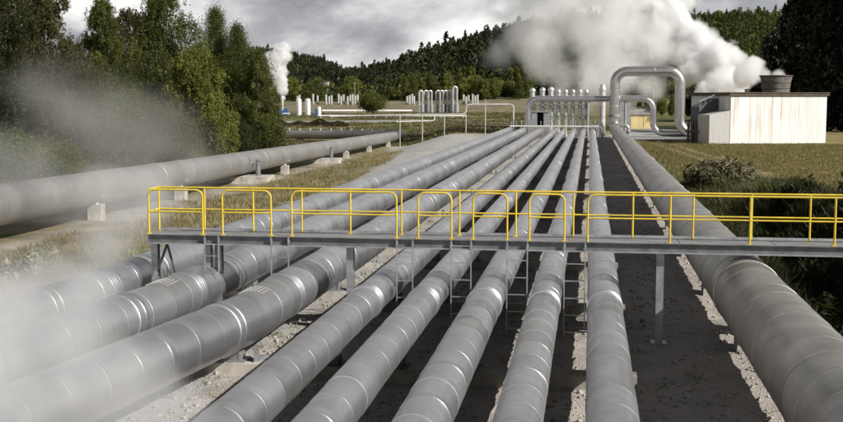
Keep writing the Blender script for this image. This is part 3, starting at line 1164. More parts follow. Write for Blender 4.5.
# grey machine house and yellow shed
e = empty('tank_house', (X_at(622, 205), 205, 0))
MB().box((0, 0, 2.5), (3.1, 3.0, 5.0)).build('wall', M_GREYP, e, smooth=False)
MB().box((0, 0, 5.06), (3.4, 3.3, .12)).build('roof', M_ROOF, e, smooth=False)
tag(e, 'tall grey box housing beside the yellow shed', 'housing')
e = empty('yellow_shed', (X_at(643.5, 208), 208, 0))
mb = MB()
mb.box((-1.12, 0, 1.25), (2.2, 4, 2.5))
mb.box((1.12, 0, 1.25), (2.2, 4, 2.5))
mb.build('wall', M_YSHED, e, smooth=False)
mb = MB()
mb.add([(-2.4, -2.2, 2.5), (2.4, -2.2, 2.5), (2.4, 2.2, 3.9), (-2.4, 2.2, 3.9), (-2.4, -2.2, 2.62), (2.4, -2.2, 2.62), (2.4, 2.2, 4.02), (-2.4, 2.2, 4.02)],
       [(3, 2, 1, 0), (4, 5, 6, 7), (0, 1, 5, 4), (1, 2, 6, 5), (2, 3, 7, 6), (3, 0, 4, 7)])
mb.build('roof', M_ROOF, e, smooth=False)
MB().box((0, -2.01, 1.2), (.05, .03, 2.4)).build('door_gap', M_DARKSTEEL, e, smooth=False)
tag(e, 'low yellow shed with grey sloping roof behind the header pipe', 'shed')

# ---- white plant building
BY = 138.0
BROT = math.radians(22)
bx0 = X_at(731, BY)
d_ = ray(827, 99)
bw = (bx0 * d_[1] - BY * d_[0]) / (math.sin(BROT) * d_[0] - math.cos(BROT) * d_[1])
e = empty('plant_building', (bx0, BY, 0), BROT)
tag(e, 'white sheet metal building with rust streaks and a lean-to in the field', 'building')
BH = 6.0
MB().box((bw / 2, 5, BH / 2), (bw, 10, BH)).build('wall', M_WALL, e, smooth=False)
mb = MB()
mb.box((bw / 2, 4.98, BH + .06), (bw + .5, 10.5, .10))
mb.box((bw / 2, -.14, BH - .10), (bw + .5, .12, .40))
mb.box((bw + .2, 5, BH - .10), (.12, 10.1, .40))
mb.box((-.2, 5, BH - .10), (.12, 10.1, .40))
mb.build('roof', M_FASCIA, e, smooth=False)
lw = 2.7
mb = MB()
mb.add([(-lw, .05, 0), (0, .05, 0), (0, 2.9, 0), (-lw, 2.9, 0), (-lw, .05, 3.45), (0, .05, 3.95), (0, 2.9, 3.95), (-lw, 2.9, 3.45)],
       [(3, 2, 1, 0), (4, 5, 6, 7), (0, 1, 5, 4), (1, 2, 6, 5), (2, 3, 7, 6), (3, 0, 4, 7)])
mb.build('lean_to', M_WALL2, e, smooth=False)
mb = MB()
mb.add([(-2.5, 3, 0), (-.02, 3, 0), (-.02, 5.2, 0), (-2.5, 5.2, 0), (-2.5, 3, 4.4), (-.02, 3, 5.4), (-.02, 5.2, 5.4), (-2.5, 5.2, 4.4)],
       [(3, 2, 1, 0), (4, 5, 6, 7), (0, 1, 5, 4), (1, 2, 6, 5), (2, 3, 7, 6), (3, 0, 4, 7)])
mb.build('annex', M_DARKSTEEL, e, smooth=False)
mb = MB()
mb.tube([(-2.5, 3.06, 5.0), (-.1, 3.06, 5.97)], .04, 6)
for q in (-2.4, -1.7, -1.0, -.2):
    zz = 4.4 + (q + 2.5) * .403
    mb.tube([(q, 3.06, zz - .1), (q, 3.06, zz + .6)], .04, 6)
mb.build('handrail', M_STEEL, e)
mb = MB()
for k in range(6):
    mb.tube([(-2.8 + .1 * (k % 2), 3 + .5 * k, 0), (-2.8 + .1 * (k % 2), 3 + .5 * k, 2.2 + .3 * (k % 3))], .1, 8)
mb.tube([(-2.75, 2.6, 1.4), (-2.75, 5.8, 1.4)], .16, 8)
mb.build('side_pipework', M_DARKSTEEL, e)
vx = X_at(775.5, 145.5)
o = empty('cooling_vat', (vx, 145.5, BH + .11))
MB().lathe((0, 0, 0), [(1.62, 0), (1.66, .5), (1.78, 1.3), (1.95, 2.05)], 28, cap=False).build('shell', M_VAT, o)
mb = MB()
mb.torus((0, 0, 2.05), 1.98, .07, 'z', 28, 6)
mb.torus((0, 0, 1.2), 1.79, .04, 'z', 28, 6)
mb.torus((0, 0, .5), 1.69, .04, 'z', 28, 6)
mb.build('hoop', M_DARKSTEEL, o)
MB().lathe((0, 0, 1.2), [(.01, 0), (1.72, .01)], 24, cap=False).build('fan_deck', M_DARKSTEEL, o)
tag(o, 'round flaring vat on the roof of the white building giving off steam', 'vat')
o = MB().box((X_at(747, 142.5), 142.5, BH + .33), (.55, .5, .42)).build('roof_vent', M_DARKSTEEL, smooth=False)
tag(o, 'small dark roof vent on the white building near its lean-to', 'vent')

# ------------------------------------------------------------------ distant plant on the flats


def gpos(px, D):
    x, y = XY(px, D)
    return x, y, hz(x, y)


def hook(scale=1.0):
    e = empty('silencer_pipe', (0, 0, 0))
    s = scale
    MB().tube(fillet([(0, 0, 0), (0, 0, 8.3 * s), (1.15 * s, .5, 8.3 * s), (1.15 * s, .5, 3.2 * s)], .62 * s, 8), .43 * s, 12).build('pipe_body', M_ALU_B, e)
    mb = MB()
    mb.lathe((1.15 * s, .5, 0), [(.75 * s, 0), (.75 * s, 3.0 * s), (.5 * s, 3.3 * s)], 12)
    mb.build('silencer', M_STEEL, e)
    for z in (1.2, 2.6):
        MB().box((0, 0, z), (1.2 * s, .9, .35)).build('valve', M_GREYP, e, smooth=False)
    return e


proto = hook()
for k, px in enumerate((419.2, 424.2, 428.4, 436.2, 440, 443.8, 447.6)):
    o = proto if k == 0 else copy_tree(proto)
    o.location = gpos(px, 430 + (k % 2))
    grp = 'group of three' if k < 3 else 'group of four'
    tag(o, 'hooked silver silencer pipe on the far flats, %s of the %s' % (ORD[k if k < 3 else k - 3], grp), 'silencer', 'hooked silencer pipes on the flats')
o = hook(1.18)
o.location = gpos(453, 428)
tag(o, 'tallest hooked silencer pipe on the far flats, at the end of its row', 'silencer', 'hooked silencer pipes on the flats')

e0 = empty('vent_cylinder', (0, 0, 0))
MB().lathe((0, 0, 0), [(.45, 0), (.45, 3.9), (.52, 3.92), (.52, 4.2), (.36, 4.3)], 10).build('shell', M_PALEPIPE, e0)
MB().lathe((0, 0, -.4), [(.65, 0), (.65, .9)], 10).build('base', M_CONCD, e0)
cyl_px = [297.5, 299.5, 313, 317.5, 326, 329, 331.5, 338.5, 341, 343.5, 347.5, 350, 352.5, 355, 357.5, 407, 409.5, 412, 414, 463.5, 466, 468.5, 472.5, 475, 477.5]
cl = ['between the white tanks'] * 2 + ['by the white tanks'] * 2 + ['in the group behind the road'] * 3 + ['in the group by the utility pole'] * 3 + ['in the group beside the round tree'] * 5 + ['left of the silencer pipes'] * 4 + ['beyond the silencer pipes'] * 6
cnt = {}
for k, px in enumerate(cyl_px):
    o = e0 if k == 0 else copy_tree(e0)
    o.location = gpos(px, 492 + 3 * (k % 2))
    o.scale = (1, 1, .82 + .3 * ((k * 7) % 5) / 5)
    cnt[cl[k]] = cnt.get(cl[k], 0) + 1
    tag(o, 'far white vent cylinder %s, %s there' % (cl[k].replace('left of', 'before'), ORD[cnt[cl[k]] - 1]), 'vent', 'white vent cylinders on the far flats')

t0 = empty('storage_tank', (0, 0, 0))
MB().lathe((0, 0, 0), [(.86, 0), (.86, 5.1), (.75, 5.3), (.3, 5.45), (.05, 5.5)], 18).build('shell', M_WHITEP, t0)
MB().lathe((0, 0, -.6), [(1.1, 0), (1.1, .6)], 14).build('base', M_CONCD, t0)
mb = MB()
for s in (-.2, .2):
    mb.tube([(s, -.98, 0), (s, -.98, 5.6)], .03, 5)
for k in range(14):
    mb.tube([(-.2, -.98, .3 + .38 * k), (.2, -.98, .3 + .38 * k)], .02, 4)
mb.build('ladder', M_STEEL, t0)
t0.location = gpos(298.7, 356)
t1 = copy_tree(t0)
t1.location = gpos(307.7, 356)
tag(t0, 'white storage tank nearer the blue pump skid', 'tank', 'white storage tanks')
tag(t1, 'white storage tank standing farther from the blue pump skid', 'tank', 'white storage tanks')

x, y, z = gpos(283, 352)
e = empty('pump_skid', (x, y, z))
mb = MB()
mb.box((0, 0, .9), (3.2, 1.6, 1.4))
mb.box((1.0, 0, 2.0), (.9, 1.2, .9))
mb.box((-1.1, 0, 1.9), (.7, 1.0, .7))
mb.build('housing', M_BLUE, e, smooth=False)
mb = MB()
mb.tube([(-1.8, -.9, .8), (2.4, -.9, .8)], .22, 8)
mb.tube([(-.2, 0, 1.2), (-.2, 0, 5.6)], .30, 10)
mb.lathe((-.2, 0, 5.2), [(.30, 0), (.46, .3), (.46, 1.1)], 12)
mb.build('vent_pipe', M_WHITEP, e)
mb = MB()
mb.box((0, 0, .1), (4.4, 2.2, .3))
mb.build('base', M_CONCD, e, smooth=False)
tag(e, 'blue pump skid with white vent pipe puffing steam by the white tanks', 'pump')
x, y, z = gpos(319, 345)
e = empty('small_tank', (x, y, z))
MB().lathe((0, 0, .3), [(.6, 0), (.6, 2.4), (.4, 2.7)], 14).build('shell', M_WHITEP, e)
MB().box((-.9, 0, 1.2), (.6, .8, 2.3)).build('cabinet', M_BLUE, e, smooth=False)
tag(e, 'short white tank with blue cabinet beside the two storage tanks', 'tank')

mb = MB()
a, b = P(322, 110.6, 378), P(412, 110.6, 384)
mb.tube([a, (a + b) / 2, b], .32, 10)
k = mb.build('far_pipeline', M_WHITEP)
tag(k, 'far white pipeline running behind the round tree', 'pipe')
mb = MB()
a, b = P(318, 115.6, 318), P(466, 115.8, 318)
mb.tube([a, (a + b) / 2, b], .22, 10)
for t in np.linspace(0.02, .98, 14):
    q = a + (b - a) * t
    mb.box((q[0], q[1], q[2] - .5), (.3, .3, .8))
k = mb.build('far_pipeline', M_WHITEP)
tag(k, 'thin white pipeline running in front of the round tree', 'pipe')

# thin pipe on posts and the goal-post crossing
e = empty('elevated_pipe', (*XY(440, 172), 0))
ex, ey = e.location[0], e.location[1]


def E(px, py, D=172):
    p = P(px, py, D)
    return (p[0] - ex, p[1] - ey, p[2])


mb = MB()
mb.tube(fillet([E(330, 116.5), E(400, 114.8), E(466, 114.2), E(466, 104.4), E(513.5, 104.2), E(513.5, 119)], .6, 6), .125, 10)
mb.build('pipe_body', M_PALEPIPE, e)
mb = MB()
mb.tube(fillet([E(396, 121.6), E(434.5, 120.6), E(434.5, 114.5)], .3, 4), .08, 8)
mb.build('branch', M_WHITEP, e)
for px, top in ((400, 115), (422.4, 114.6), (444.4, 114.4), (485.4, 101), (466, 114.5), (513.5, 118)):
    p = E(px, top)
    mb = MB()
    g = hz(p[0] + ex, p[1] + ey) - .1
    mb.tube([(p[0], p[1] - .05, g), (p[0], p[1] - .05, p[2] + .1)], .075, 8)
    mb.build('post', M_PALEPIPE, e)
tag(e, 'thin white pipe on posts stepping up into a goal-post crossing', 'pipe')

# fence of posts and wires
e = empty('wire_fence', (*XY(340, 236), 0))
ex, ey = e.location[0], e.location[1]
mb, wires, tops = MB(), MB(), []
for px in np.arange(258, 402, 10.4):
    x, y, z = gpos(px, 236 - (px - 258) * .05)
    mb.box((x - ex, y - ey, z + .6), (.17, .17, 1.5))
    tops.append((x - ex, y - ey, z + 1.25))
mb.build('post', M_WHITEP, e, smooth=False)
for dz in (0, -.45, -.9):
    wires.tube([(a, b, c + dz) for a, b, c in tops], .035, 4)
wires.build('wire', M_STEEL, e)
tag(e, 'fence of pale posts and wire beyond the long pipeline', 'fence')
e = empty('wire_fence', (*XY(450, 196), 0))
ex, ey = e.location[0], e.location[1]
mb, wires, tops = MB(), MB(), []
for px in np.arange(412, 520, 13):
    x, y, z = gpos(px, 196)
    mb.box((x - ex, y - ey, z + .55), (.12, .12, 1.4))
    tops.append((x - ex, y - ey, z + 1.15))
mb.build('post', M_FASCIA, e, smooth=False)
for dz in (0, -.4):
    wires.tube([(a, b, c + dz) for a, b, c in tops], .03, 4)
wires.build('wire', M_STEEL, e)
tag(e, 'low fence of dark posts behind the gravel yard', 'fence')

# utility poles
for px, D, h, lab in ((316.5, 530, 11, 'utility pole behind the white tanks at the hill foot'), (354.8, 500, 9.5, 'utility pole near the round tree at the hill foot'),
                      (838.5, 260, 7.5, 'utility pole beyond the white building before the dark pines'), (653.5, 300, 8, 'utility pole under the tall loop amid steam')):
    x, y, z = gpos(px, D)
    e = empty('utility_pole', (x, y, z))
    MB().tube([(0, 0, -.2), (0, 0, h)], [.16, .11], 8).build('pole', M_GREYP, e)
    MB().box((0, 0, h - .7), (1.8, .12, .14)).build('crossarm', M_GREYP, e, smooth=False)
    tag(e, lab, 'pole')
x, y, z = gpos(324, 535)
e = empty('lookout_house', (x, y, z))
mb = MB()
for sx in (-1.6, 1.6):
    for sy in (-1.2, 1.2):
        mb.box((sx, sy, 3), (.25, .25, 7))
mb.build('leg', M_GREYP, e, smooth=False)
MB().box((0, 0, 7.6), (4.2, 3, 2.2)).build('wall', M_WHITEP, e, smooth=False)
MB().box((0, 0, 8.8), (5, 3.6, .2)).build('roof', M_ROOF, e, smooth=False)
tag(e, 'small pale hut on legs among trees at the hill foot', 'hut')

# ------------------------------------------------------------------ vegetation


def quads(C, size, rng, col, aspect=1.6, flat=0.0, up=None):
    """leaf-sized diamond faces at points C; returns V, Q, colours"""
    n = len(C)
    a = rng.normal(size=(n, 3))
    if flat:
        a[:, 2] *= (1 - flat)
    if up:
        a[:, :2] *= (1 - up)
    a /= np.linalg.norm(a, axis=1)[:, None]
    b = rng.normal(size=(n, 3))
    b -= a * (a * b).sum(1)[:, None]
    b /= np.linalg.norm(b, axis=1)[:, None]
    s = size * rng.uniform(.6, 1.35, n)[:, None]
    A, B = a * s * aspect / 2, b * s / 2
    V = np.stack([C - A, C - B * .9 + A * .1, C + A, C + B * .9 + A * .1], 1).reshape(-1, 3)
    Q = np.arange(4 * n).reshape(-1, 4)
    return V, Q, col


def crown_points(rng, h, R, z0, kind, nclump, nleaf):
    out, tone = [], []
    ph = rng.uniform(0, 6.28, 6)
    for _ in range(nclump):
        t = rng.uniform(0, 1)
        if kind == 'cone':
            prof = (1 - t) ** .75 * (0.25 + .75 * min(1, t / .12)) + .04
        elif kind == 'birch':
            prof = (math.sin(PI * min(1, (t * .93 + .07)) ** .75)) ** .75 + .06
        elif kind == 'round':
            prof = math.sqrt(max(0, 1 - (2 * t - 1) ** 2)) + .03
        else:                               # pine: ragged, wide in the middle
            prof = (1 - t) ** .6 * (.45 + .55 * min(1, t / .25)) + .05
        a = rng.uniform(0, 2 * PI)
        lob = 1 + .26 * math.sin(2 * a + ph[0] + 5 * t) + .18 * math.sin(3 * a + ph[1] - 9 * t) + .20 * math.sin(21 * t + ph[2] + 2 * a)
        rad = R * prof * lob * math.sqrt(rng.uniform(.18, 1))
        c = np.array([rad * math.cos(a), rad * math.sin(a), z0 + (h - z0) * t])
        m = int(nleaf * rng.uniform(.5, 1.5))
        cs = R * rng.uniform(.10, .2)
        if kind == 'birch':                # drooping strands of small leaves hanging from boughs
            if _ % 14 == 0:
                bough, btone = c, rng.uniform(.6, 1.3)
            c = bough + rng.normal(size=3) * np.array([.13, .13, .10]) * R * (1 if R < 4 else .8)
            L = R * rng.uniform(.2, .55)
            q = rng.uniform(0, 1, m)
            p = c + np.stack([rng.normal(0, .07 + .06 * q, m) + .25 * q * math.cos(a) * L, rng.normal(0, .07 + .06 * q, m) + .25 * q * math.sin(a) * L, .3 * L - L * q], 1)
            p[:, 2] = np.maximum(p[:, 2], .15)
            out.append(p)
            tone.append(np.full(m, btone * rng.uniform(.75, 1.25)))
            continue
        sp = np.array([cs, cs, cs * (1.9 if kind == 'birch' else (.9 if kind == 'round' else 1.1))])
        p = c + rng.normal(size=(m, 3)) * sp
        if kind in ('pine', 'cone'):
            p[:, 2] -= .25 * np.hypot(p[:, 0] - c[0], p[:, 1] - c[1])
        p[:, 2] = np.maximum(p[:, 2], .15)
        out.append(p)
        tone.append(np.full(m, rng.uniform(.6, 1.35)))
    return np.concatenate(out), np.concatenate(tone)


def tree_meshes(name, rng, h, R, kind, c1, c2, nclump, nleaf, leaf, z0f=.10, bark=None, mat=None, parent=None):
    P_, T_ = crown_points(rng, h, R, h * z0f, kind, nclump, nleaf)
    w = rng.uniform(0, 1, len(P_))[:, None]
    col = (np.array(c1) * w + np.array(c2) * (1 - w)) * T_[:, None] * rng.uniform(.88, 1.12, len(P_))[:, None]
    col = np.concatenate([col, np.ones((len(P_), 1))], 1)
    V, Q, col = quads(P_, leaf, rng, col, 2.1 if kind == 'birch' else 1.6, up=.5 if kind == 'birch' else None)
    np_mesh('crown', V, Q, mat or M_LEAF, parent, fcol=col)
    mb = MB()
    k = 7
    pts = [(.10 * R * math.sin(i * 1.3), .10 * R * math.cos(i * 1.7), -.3 + (h * .93 + .3) * i / k) for i in range(k + 1)]
    rad = [max(.03, h * .017 * (1 - .9 * i / k)) for i in range(k + 1)]
    mb.tube(pts, rad, 8)
    for q in range(int(9 + h * .4)):
        t = rng.uniform(.12, .85)
        a = rng.uniform(0, 2 * PI)
        L = R * rng.uniform(.5, .85) * (1 - .6 * t)
        b = np.array(pts[0]) * (1 - t) + np.array(pts[-1]) * t
        i0 = int(t * k)
        b = np.array(pts[i0]) + (np.array(pts[i0 + 1]) - np.array(pts[i0])) * (t * k - i0)
        e = b + np.array([L * math.cos(a), L * math.sin(a), L * rng.uniform(.2, .9)])
        m = (b + e) / 2 + np.array([0, 0, .1 * L])
        mb.tube([b, m, e], [rad[i0] * .45, rad[i0] * .3, .02], 5)
    mb.build('trunk', bark or M_BARK, parent)


def tree(name, loc, label, cat, group=None, **kw):
    e = empty(name, loc)
    tree_meshes(name, np.random.default_rng(abs(hash((round(loc[0], 2), round(loc[1], 2)))) % 2 ** 31), parent=e, **kw)
    tag(e, label, cat, group)
    return e


OLIVE = dict(c1=(.145, .158, .044), c2=(.088, .100, .030))
LIGHT = dict(c1=(.225, .235, .055), c2=(.15, .165, .042))
DARKG = dict(c1=(.055, .060, .022), c2=(.035, .040, .016))
BROWN = dict(c1=(.125, .11, .045), c2=(.08, .075, .03))
LT = 'tall trees behind the long pipeline'
left_trees = [
    # px, D, h, R, kind, colours, clumps, leaves, label, bark
    (-8, 72, 15.5, 3.2, 'birch', DARKG, 260, 50, 'dark tree at the end of the row nearest the camera', M_BARK),
    (16, 88, 16.5, 2.7, 'birch', DARKG, 260, 50, 'deep green tree with shaded crown second in the row', M_BARK),
    (46, 84, 15.6, 2.2, 'birch', BROWN, 260, 55, 'brownish green tree half veiled by drifting steam', M_PALEBARK),
    (104, 112, 16.0, 2.6, 'birch', OLIVE, 300, 50, 'pointed olive tree rising between two gaps of sky', M_BARK),
    (129, 116, 15.6, 2.4, 'birch', BROWN, 230, 45, 'thin brownish tree beside the pointed olive tree', M_PALEBARK),
    (166, 98, 15.5, 3.4, 'birch', OLIVE, 340, 55, 'tallest broad olive tree in the middle of the row', M_PALEBARK),
    (198, 92, 9.9, 2.7, 'birch', LIGHT, 320, 60, 'shorter yellow-green drooping tree with sunlit crown', M_PALEBARK),
    (217, 128, 16.6, 2.7, 'cone', OLIVE, 300, 50, 'dark pointed conifer-shaped tree behind the yellow-green one', M_BARK),
    (238, 126, 14.6, 2.6, 'cone', OLIVE, 260, 50, 'sloping pointed tree between the darkest point and the last tree', M_BARK),
    (256, 122, 11.6, 2.6, 'birch', OLIVE, 280, 50, 'last rounded olive tree of the row, next to the far flats', M_BARK),
]
for px, D, h, R, kind, cc, nc, nl, lab, bark in left_trees:
    x, y, z = gpos(px, D)
    tree('tall_tree', (x, y, z - .1), lab, 'tree', LT, h=h, R=R, kind=kind, nclump=nc * (7 if kind == 'birch' else 4), nleaf=int(nl * (.70 if kind == 'birch' else 1.0)), leaf=.088, z0f=.06, bark=bark, **cc)
for k, (px, D, h, R, cc, lab) in enumerate((
        (74, 84, 9.0, 2.8, BROWN, 'bushy low tree veiled in steam behind the pipeline'), (120, 84, 6.4, 2.9, OLIVE, 'low olive shrub under the pointed olive tree'),
        (160, 84, 5.2, 2.6, BROWN, 'low brownish shrub at the foot of the tallest tree'), (8, 62, 3.4, 2.4, OLIVE, 'rounded green bush close behind the pipeline near the dark trees'),
        (40, 64, 3.0, 2.2, OLIVE, 'low bush behind the pipeline where steam drifts'), (268, 116, 4.6, 1.7, OLIVE, 'leafy bush at the end of the tree row'),
        (230, 104, 4.4, 2.2, DARKG, 'dark bush at the foot of the last trees'), (100, 70, 2.6, 2.2, BROWN, 'low brown scrub behind the pipeline'))):
    x, y, z = gpos(px, D)
    tree('bush', (x, y, z - .1), lab, 'bush', 'bushes behind the long pipeline', h=h, R=R, kind='round', nclump=420, nleaf=70, leaf=.085, z0f=.02, **cc)

# single round tree on the flats and others at the hill foot
x, y, z = gpos(372, 340)
tree('round_tree', (x, y, z), 'lone round green tree on the flats by the white pipelines', 'tree', h=6.3, R=3.7, kind='round', nclump=300, nleaf=60, leaf=.24, z0f=.36, **OLIVE)

HF = 'yellow-green trees at the foot of the forested hill'
protos = []
for s, (h, R, kind, cc) in enumerate(((11, 3.6, 'round', LIGHT), (13.5, 3.6, 'birch', LIGHT), (10, 4.2, 'round', OLIVE), (15, 3.4, 'cone', OLIVE))):
    e = empty('foothill_tree', (0, 0, 0))
    tree_meshes('t', np.random.default_rng(100 + s), h, R, kind, cc['c1'], cc['c2'], 240 if kind != 'birch' else 500, 34, .34, z0f=.1, parent=e)
    protos.append([e, False])
rg = random.Random(5)
k = 0
desc = {0: 'rounded yellow-green', 1: 'tall yellow-green', 2: 'broad olive', 3: 'pointed olive'}
counts = {}
for px in [405, 413, 421, 430, 438, 446, 453, 461, 468, 476, 484, 492, 500, 508, 515, 523, 532, 266, 281, 292, 302, 311, 318, 331, 341, 352, 383, 392, 401, 409, 417, 426, 433, 441, 449, 457, 464, 471, 480, 487, 495, 503, 511, 519, 527, 536, 546, 556, 640, 650, 662, 672, 690, 700]:
    s = rg.choice([0, 1, 1, 2, 3] if px > 400 else [2, 3, 0, 2])
    D = 522 + 75 * rg.random() ** 1.6
    if px > 600:
        D = 330 + rg.uniform(0, 40)
    e, used = protos[s]
    o = copy_tree(e) if used else e
    protos[s][1] = True
    o.location = gpos(px, D)
    sc = rg.uniform(.5, .95) * (0.7 if px > 600 else 1)
    o.scale = (sc, sc, sc * rg.uniform(.9, 1.15))
    o.rotation_euler = (0, 0, rg.uniform(0, 6.28))
    zone = ('behind the white tanks' if px < 362 else 'behind the silencer pipes' if px < 470 else 'behind the manifold') if px < 600 else 'beyond the tall loop'
    counts[(s, zone)] = counts.get((s, zone), 0) + 1
    tag(o, '%s tree at the hill foot %s, %s such tree there' % (desc[s], zone, ORD[counts[(s, zone)] - 1]), 'tree', HF)

# dark pines on the right, their shade put into the needle colour
rg = np.random.default_rng(77)
for k, (px, D, h, R) in enumerate(((806, 205, 31, 4.4), (826, 190, 36, 4.6), (848, 200, 38, 5), (792, 250, 27, 5), (815, 262, 34, 5.5), (868, 185, 34, 5), (772, 300, 22, 5))):
    x, y, z = gpos(px, D)
    tree('pine_tree', (x, y, z - .2), 'black-green pine towering behind the white building, ' + ['nearest the vat', 'beside the pole', 'at the picture edge', 'lower one behind the vat', 'behind the front pines', 'beyond the picture edge', 'lowest of the group'][k],
         'tree', 'dark pines behind the white building', h=h, R=R, kind='pine', nclump=420, nleaf=45, leaf=.55, z0f=.04, mat=M_NEEDLE, c1=(.016, .022, .010), c2=(.010, .014, .007))
for k, (px, D, h) in enumerate(((722, 270, 9), (740, 260, 10), (758, 268, 11), (835, 235, 11), (845, 225, 12), (708, 285, 8))):
    x, y, z = gpos(px, D)
    tree('dark_shrub_tree', (x, y, z - .2), 'low black-green tree behind the white building, ' + ORD[k] + ' of its row', 'tree', 'low dark trees behind the white building',
         h=h, R=4.8, kind='round', nclump=170, nleaf=40, leaf=.5, z0f=.02, mat=M_NEEDLE, c1=(.020, .026, .011), c2=(.012, .016, .008))

# ---- forest on the hills (a mass nobody could count)


def conifer_proto(rng):
    n = 120
    t = rng.uniform(0, 1, n) ** 1.35
    a = rng.uniform(0, 2 * PI, n)
    r = (.22 * (1 - t) ** .9 + .008) * rng.uniform(.45, 1.15, n)
    C = np.stack([r * np.cos(a), r * np.sin(a), .05 + .93 * t - .25 * r], 1)
    V, Q, _ = quads(C, .075, rng, None, 2.2)
    return V, Q


def blob_proto(rng):
    n = 120
    d = rng.normal(size=(n, 3))
    d /= np.linalg.norm(d, axis=1)[:, None]
    C = d * np.array([.30, .30, .42]) * rng.uniform(.55, 1, n)[:, None] + np.array([0, 0, .52])
    V, Q, _ = quads(C, .115, rng, None, 1.4)
    return V, Q


def forest():
    rng = np.random.default_rng(3)
    cps = [conifer_proto(rng) for _ in range(4)]
    bps = [blob_proto(rng) for _ in range(3)]
    Vs, Ts, Cs = [], [], []
    off = 0
    n = 15000
    px = rng.uniform(225, 1000, n)
    R = np.interp(px, RID_PX, RID_R)
    t = rng.uniform(0, 1, n) ** .75
    D = 535 + (R + 22 - 535) * t
    # clearings near the hill foot
    for k in range(n):
        x, y = XY(px[k], D[k])
        keep = fbm(np.array([x / 35.]), np.array([y / 35.]), 3, 61)[0]
        z = hz(x, y)
        low = D[k] < 610 + 60 * (keep - .5)
        if px[k] > 700 and D[k] < 800:
            low = False
        bl = (rng.random() < (.62 if low else .05))
        if low and keep > .62:
            continue
        V, T = (bps[rng.integers(3)] if bl else cps[rng.integers(4)])
        h = rng.uniform(5, 8.5) if bl else rng.uniform(6, 9.8)
        if px[k] > 680:
            h *= .85
        if px[k] < 400:
            h *= .78
        if rng.random() < (.04 if px[k] < 400 else .10) and not bl:
            h *= rng.uniform(1.3, 1.75)
        w = h * (rng.uniform(1.0, 1.4) if bl else rng.uniform(1.0, 1.4))
        a = rng.uniform(0, 6.28)
        ca, sa = math.cos(a), math.sin(a)
        q = np.stack([(V[:, 0] * ca - V[:, 1] * sa) * w + x, (V[:, 0] * sa + V[:, 1] * ca) * w + y, V[:, 2] * h + z - .3], 1)
        Vs.append(q)
        Ts.append(T + off)
        off += len(V)
        if bl:
            c = np.array([.22, .20, .05]) * rng.uniform(.55, 1.3) if rng.random() < .6 else np.array([.055, .070, .024]) * rng.uniform(.6, 1.3)
        else:
            c = np.array([.029, .037, .014]) * rng.uniform(.5, 1.5)
            if rng.random() < .18:
                c = np.array([.065, .075, .025]) * rng.uniform(.7, 1.3)
            if px[k] > 690:
                c = c * np.array([1.9, 2.0, 1.1])  # sunlight on the right slope put into brighter tree colours
        Cs.append(np.tile(np.append(c, 1), (len(T), 1)) * np.append(rng.uniform(.75, 1.25, (len(T), 1)).repeat(3, 1), np.ones((len(T), 1)), 1))
    o = np_mesh('hill_forest', np.concatenate(Vs), np.concatenate(Ts), M_NEEDLE, fcol=np.concatenate(Cs))
    tag(o, 'dense forest of conifers covering the hills', 'forest', kind='stuff')


forest()


# ---- grass, weeds, scrub
def blades(C, h, w, rng, col, lean=.5):
    """upright triangular blades as thin quads"""
    n = len(C)
    a = rng.uniform(0, 2 * PI, n)
    hh = h * rng.uniform(.5, 1.4, n)
    side = np.stack([np.cos(a), np.sin(a), np.zeros(n)], 1) * (w / 2)
    ln = np.stack([rng.normal(0, lean, n) * hh, rng.normal(0, lean, n) * hh, hh], 1)
    V = np.stack([C - side, C + side, C + ln * .6 + side * .6, C + ln], 1).reshape(-1, 3)
    return V, np.arange(4 * n).reshape(-1, 4), col


def scatter(name, label, n_tuft, region, per, h, w, cols, rng, spread=.18, lean=.5, cat='grass', mat=None):
    xs, ys = region(n_tuft)
    zs = height(xs, ys)
    C = np.stack([xs, ys, zs - .02], 1).repeat(per, 0)
    s = rng.normal(size=C.shape) * spread
    s[:, 2] = 0
    C = C + s
    base = np.array(cols)[rng.integers(0, len(cols), len(xs))].repeat(per, 0)
    col = np.concatenate([base * rng.uniform(.65, 1.35, (len(C), 1)), np.ones((len(C), 1))], 1)
    hs = h * rng.uniform(.5, 1.5, len(xs)).repeat(per)
    V, Q, col = blades(C, hs, w, rng, col, lean)
    o = np_mesh(name, V, Q, mat or M_GRASS, fcol=col)
    tag(o, label, cat, kind='stuff')
    return o


rg = np.random.default_rng(11)


def reg_left(n):
    y = 18 + 112 * rg.uniform(0, 1, n) ** 1.5
    lo, hi = left_x(y) + .9, lane_left(y) + .4
    x = lo + (hi - lo) * rg.uniform(0, 1, n)
    d = fbm(x / 3.0, y / 3.0, 3, 71)
    ok = (d > .40) & ((x - lo > .9) | (rg.uniform(0, 1, n) < .12))
    return x[ok], y[ok]


DRYC = [(.34, .28, .16), (.28, .225, .12), (.22, .18, .09), (.40, .34, .22), (.13, .14, .05)]
scatter('dry_grass', 'dry tufted grass between the long pipeline and the gravel lane', 7000, reg_left, 12, .22, .03, DRYC, rg, .16)


def reg_edge(n):
    y = 18 + 130 * rg.uniform(0, 1, n) ** 1.4
    x = 5.0 + rg.normal(0, .35, n)
    return x, y


def reg_between(n):
    u = rg.uniform(0, 1, n)
    x = np.where(u < .45, rg.uniform(-7.6, -5.9, n), np.where(u < .7, rg.uniform(4.0, 4.8, n), np.where(u < .85, rg.uniform(-13.6, -12.2, n), rg.uniform(-.3, 2.6, n))))
    y = 15 + 75 * rg.uniform(0, 1, n)
    ok = fbm(x / .9, y / 1.6, 3, 19) > .55
    return x[ok], y[ok]


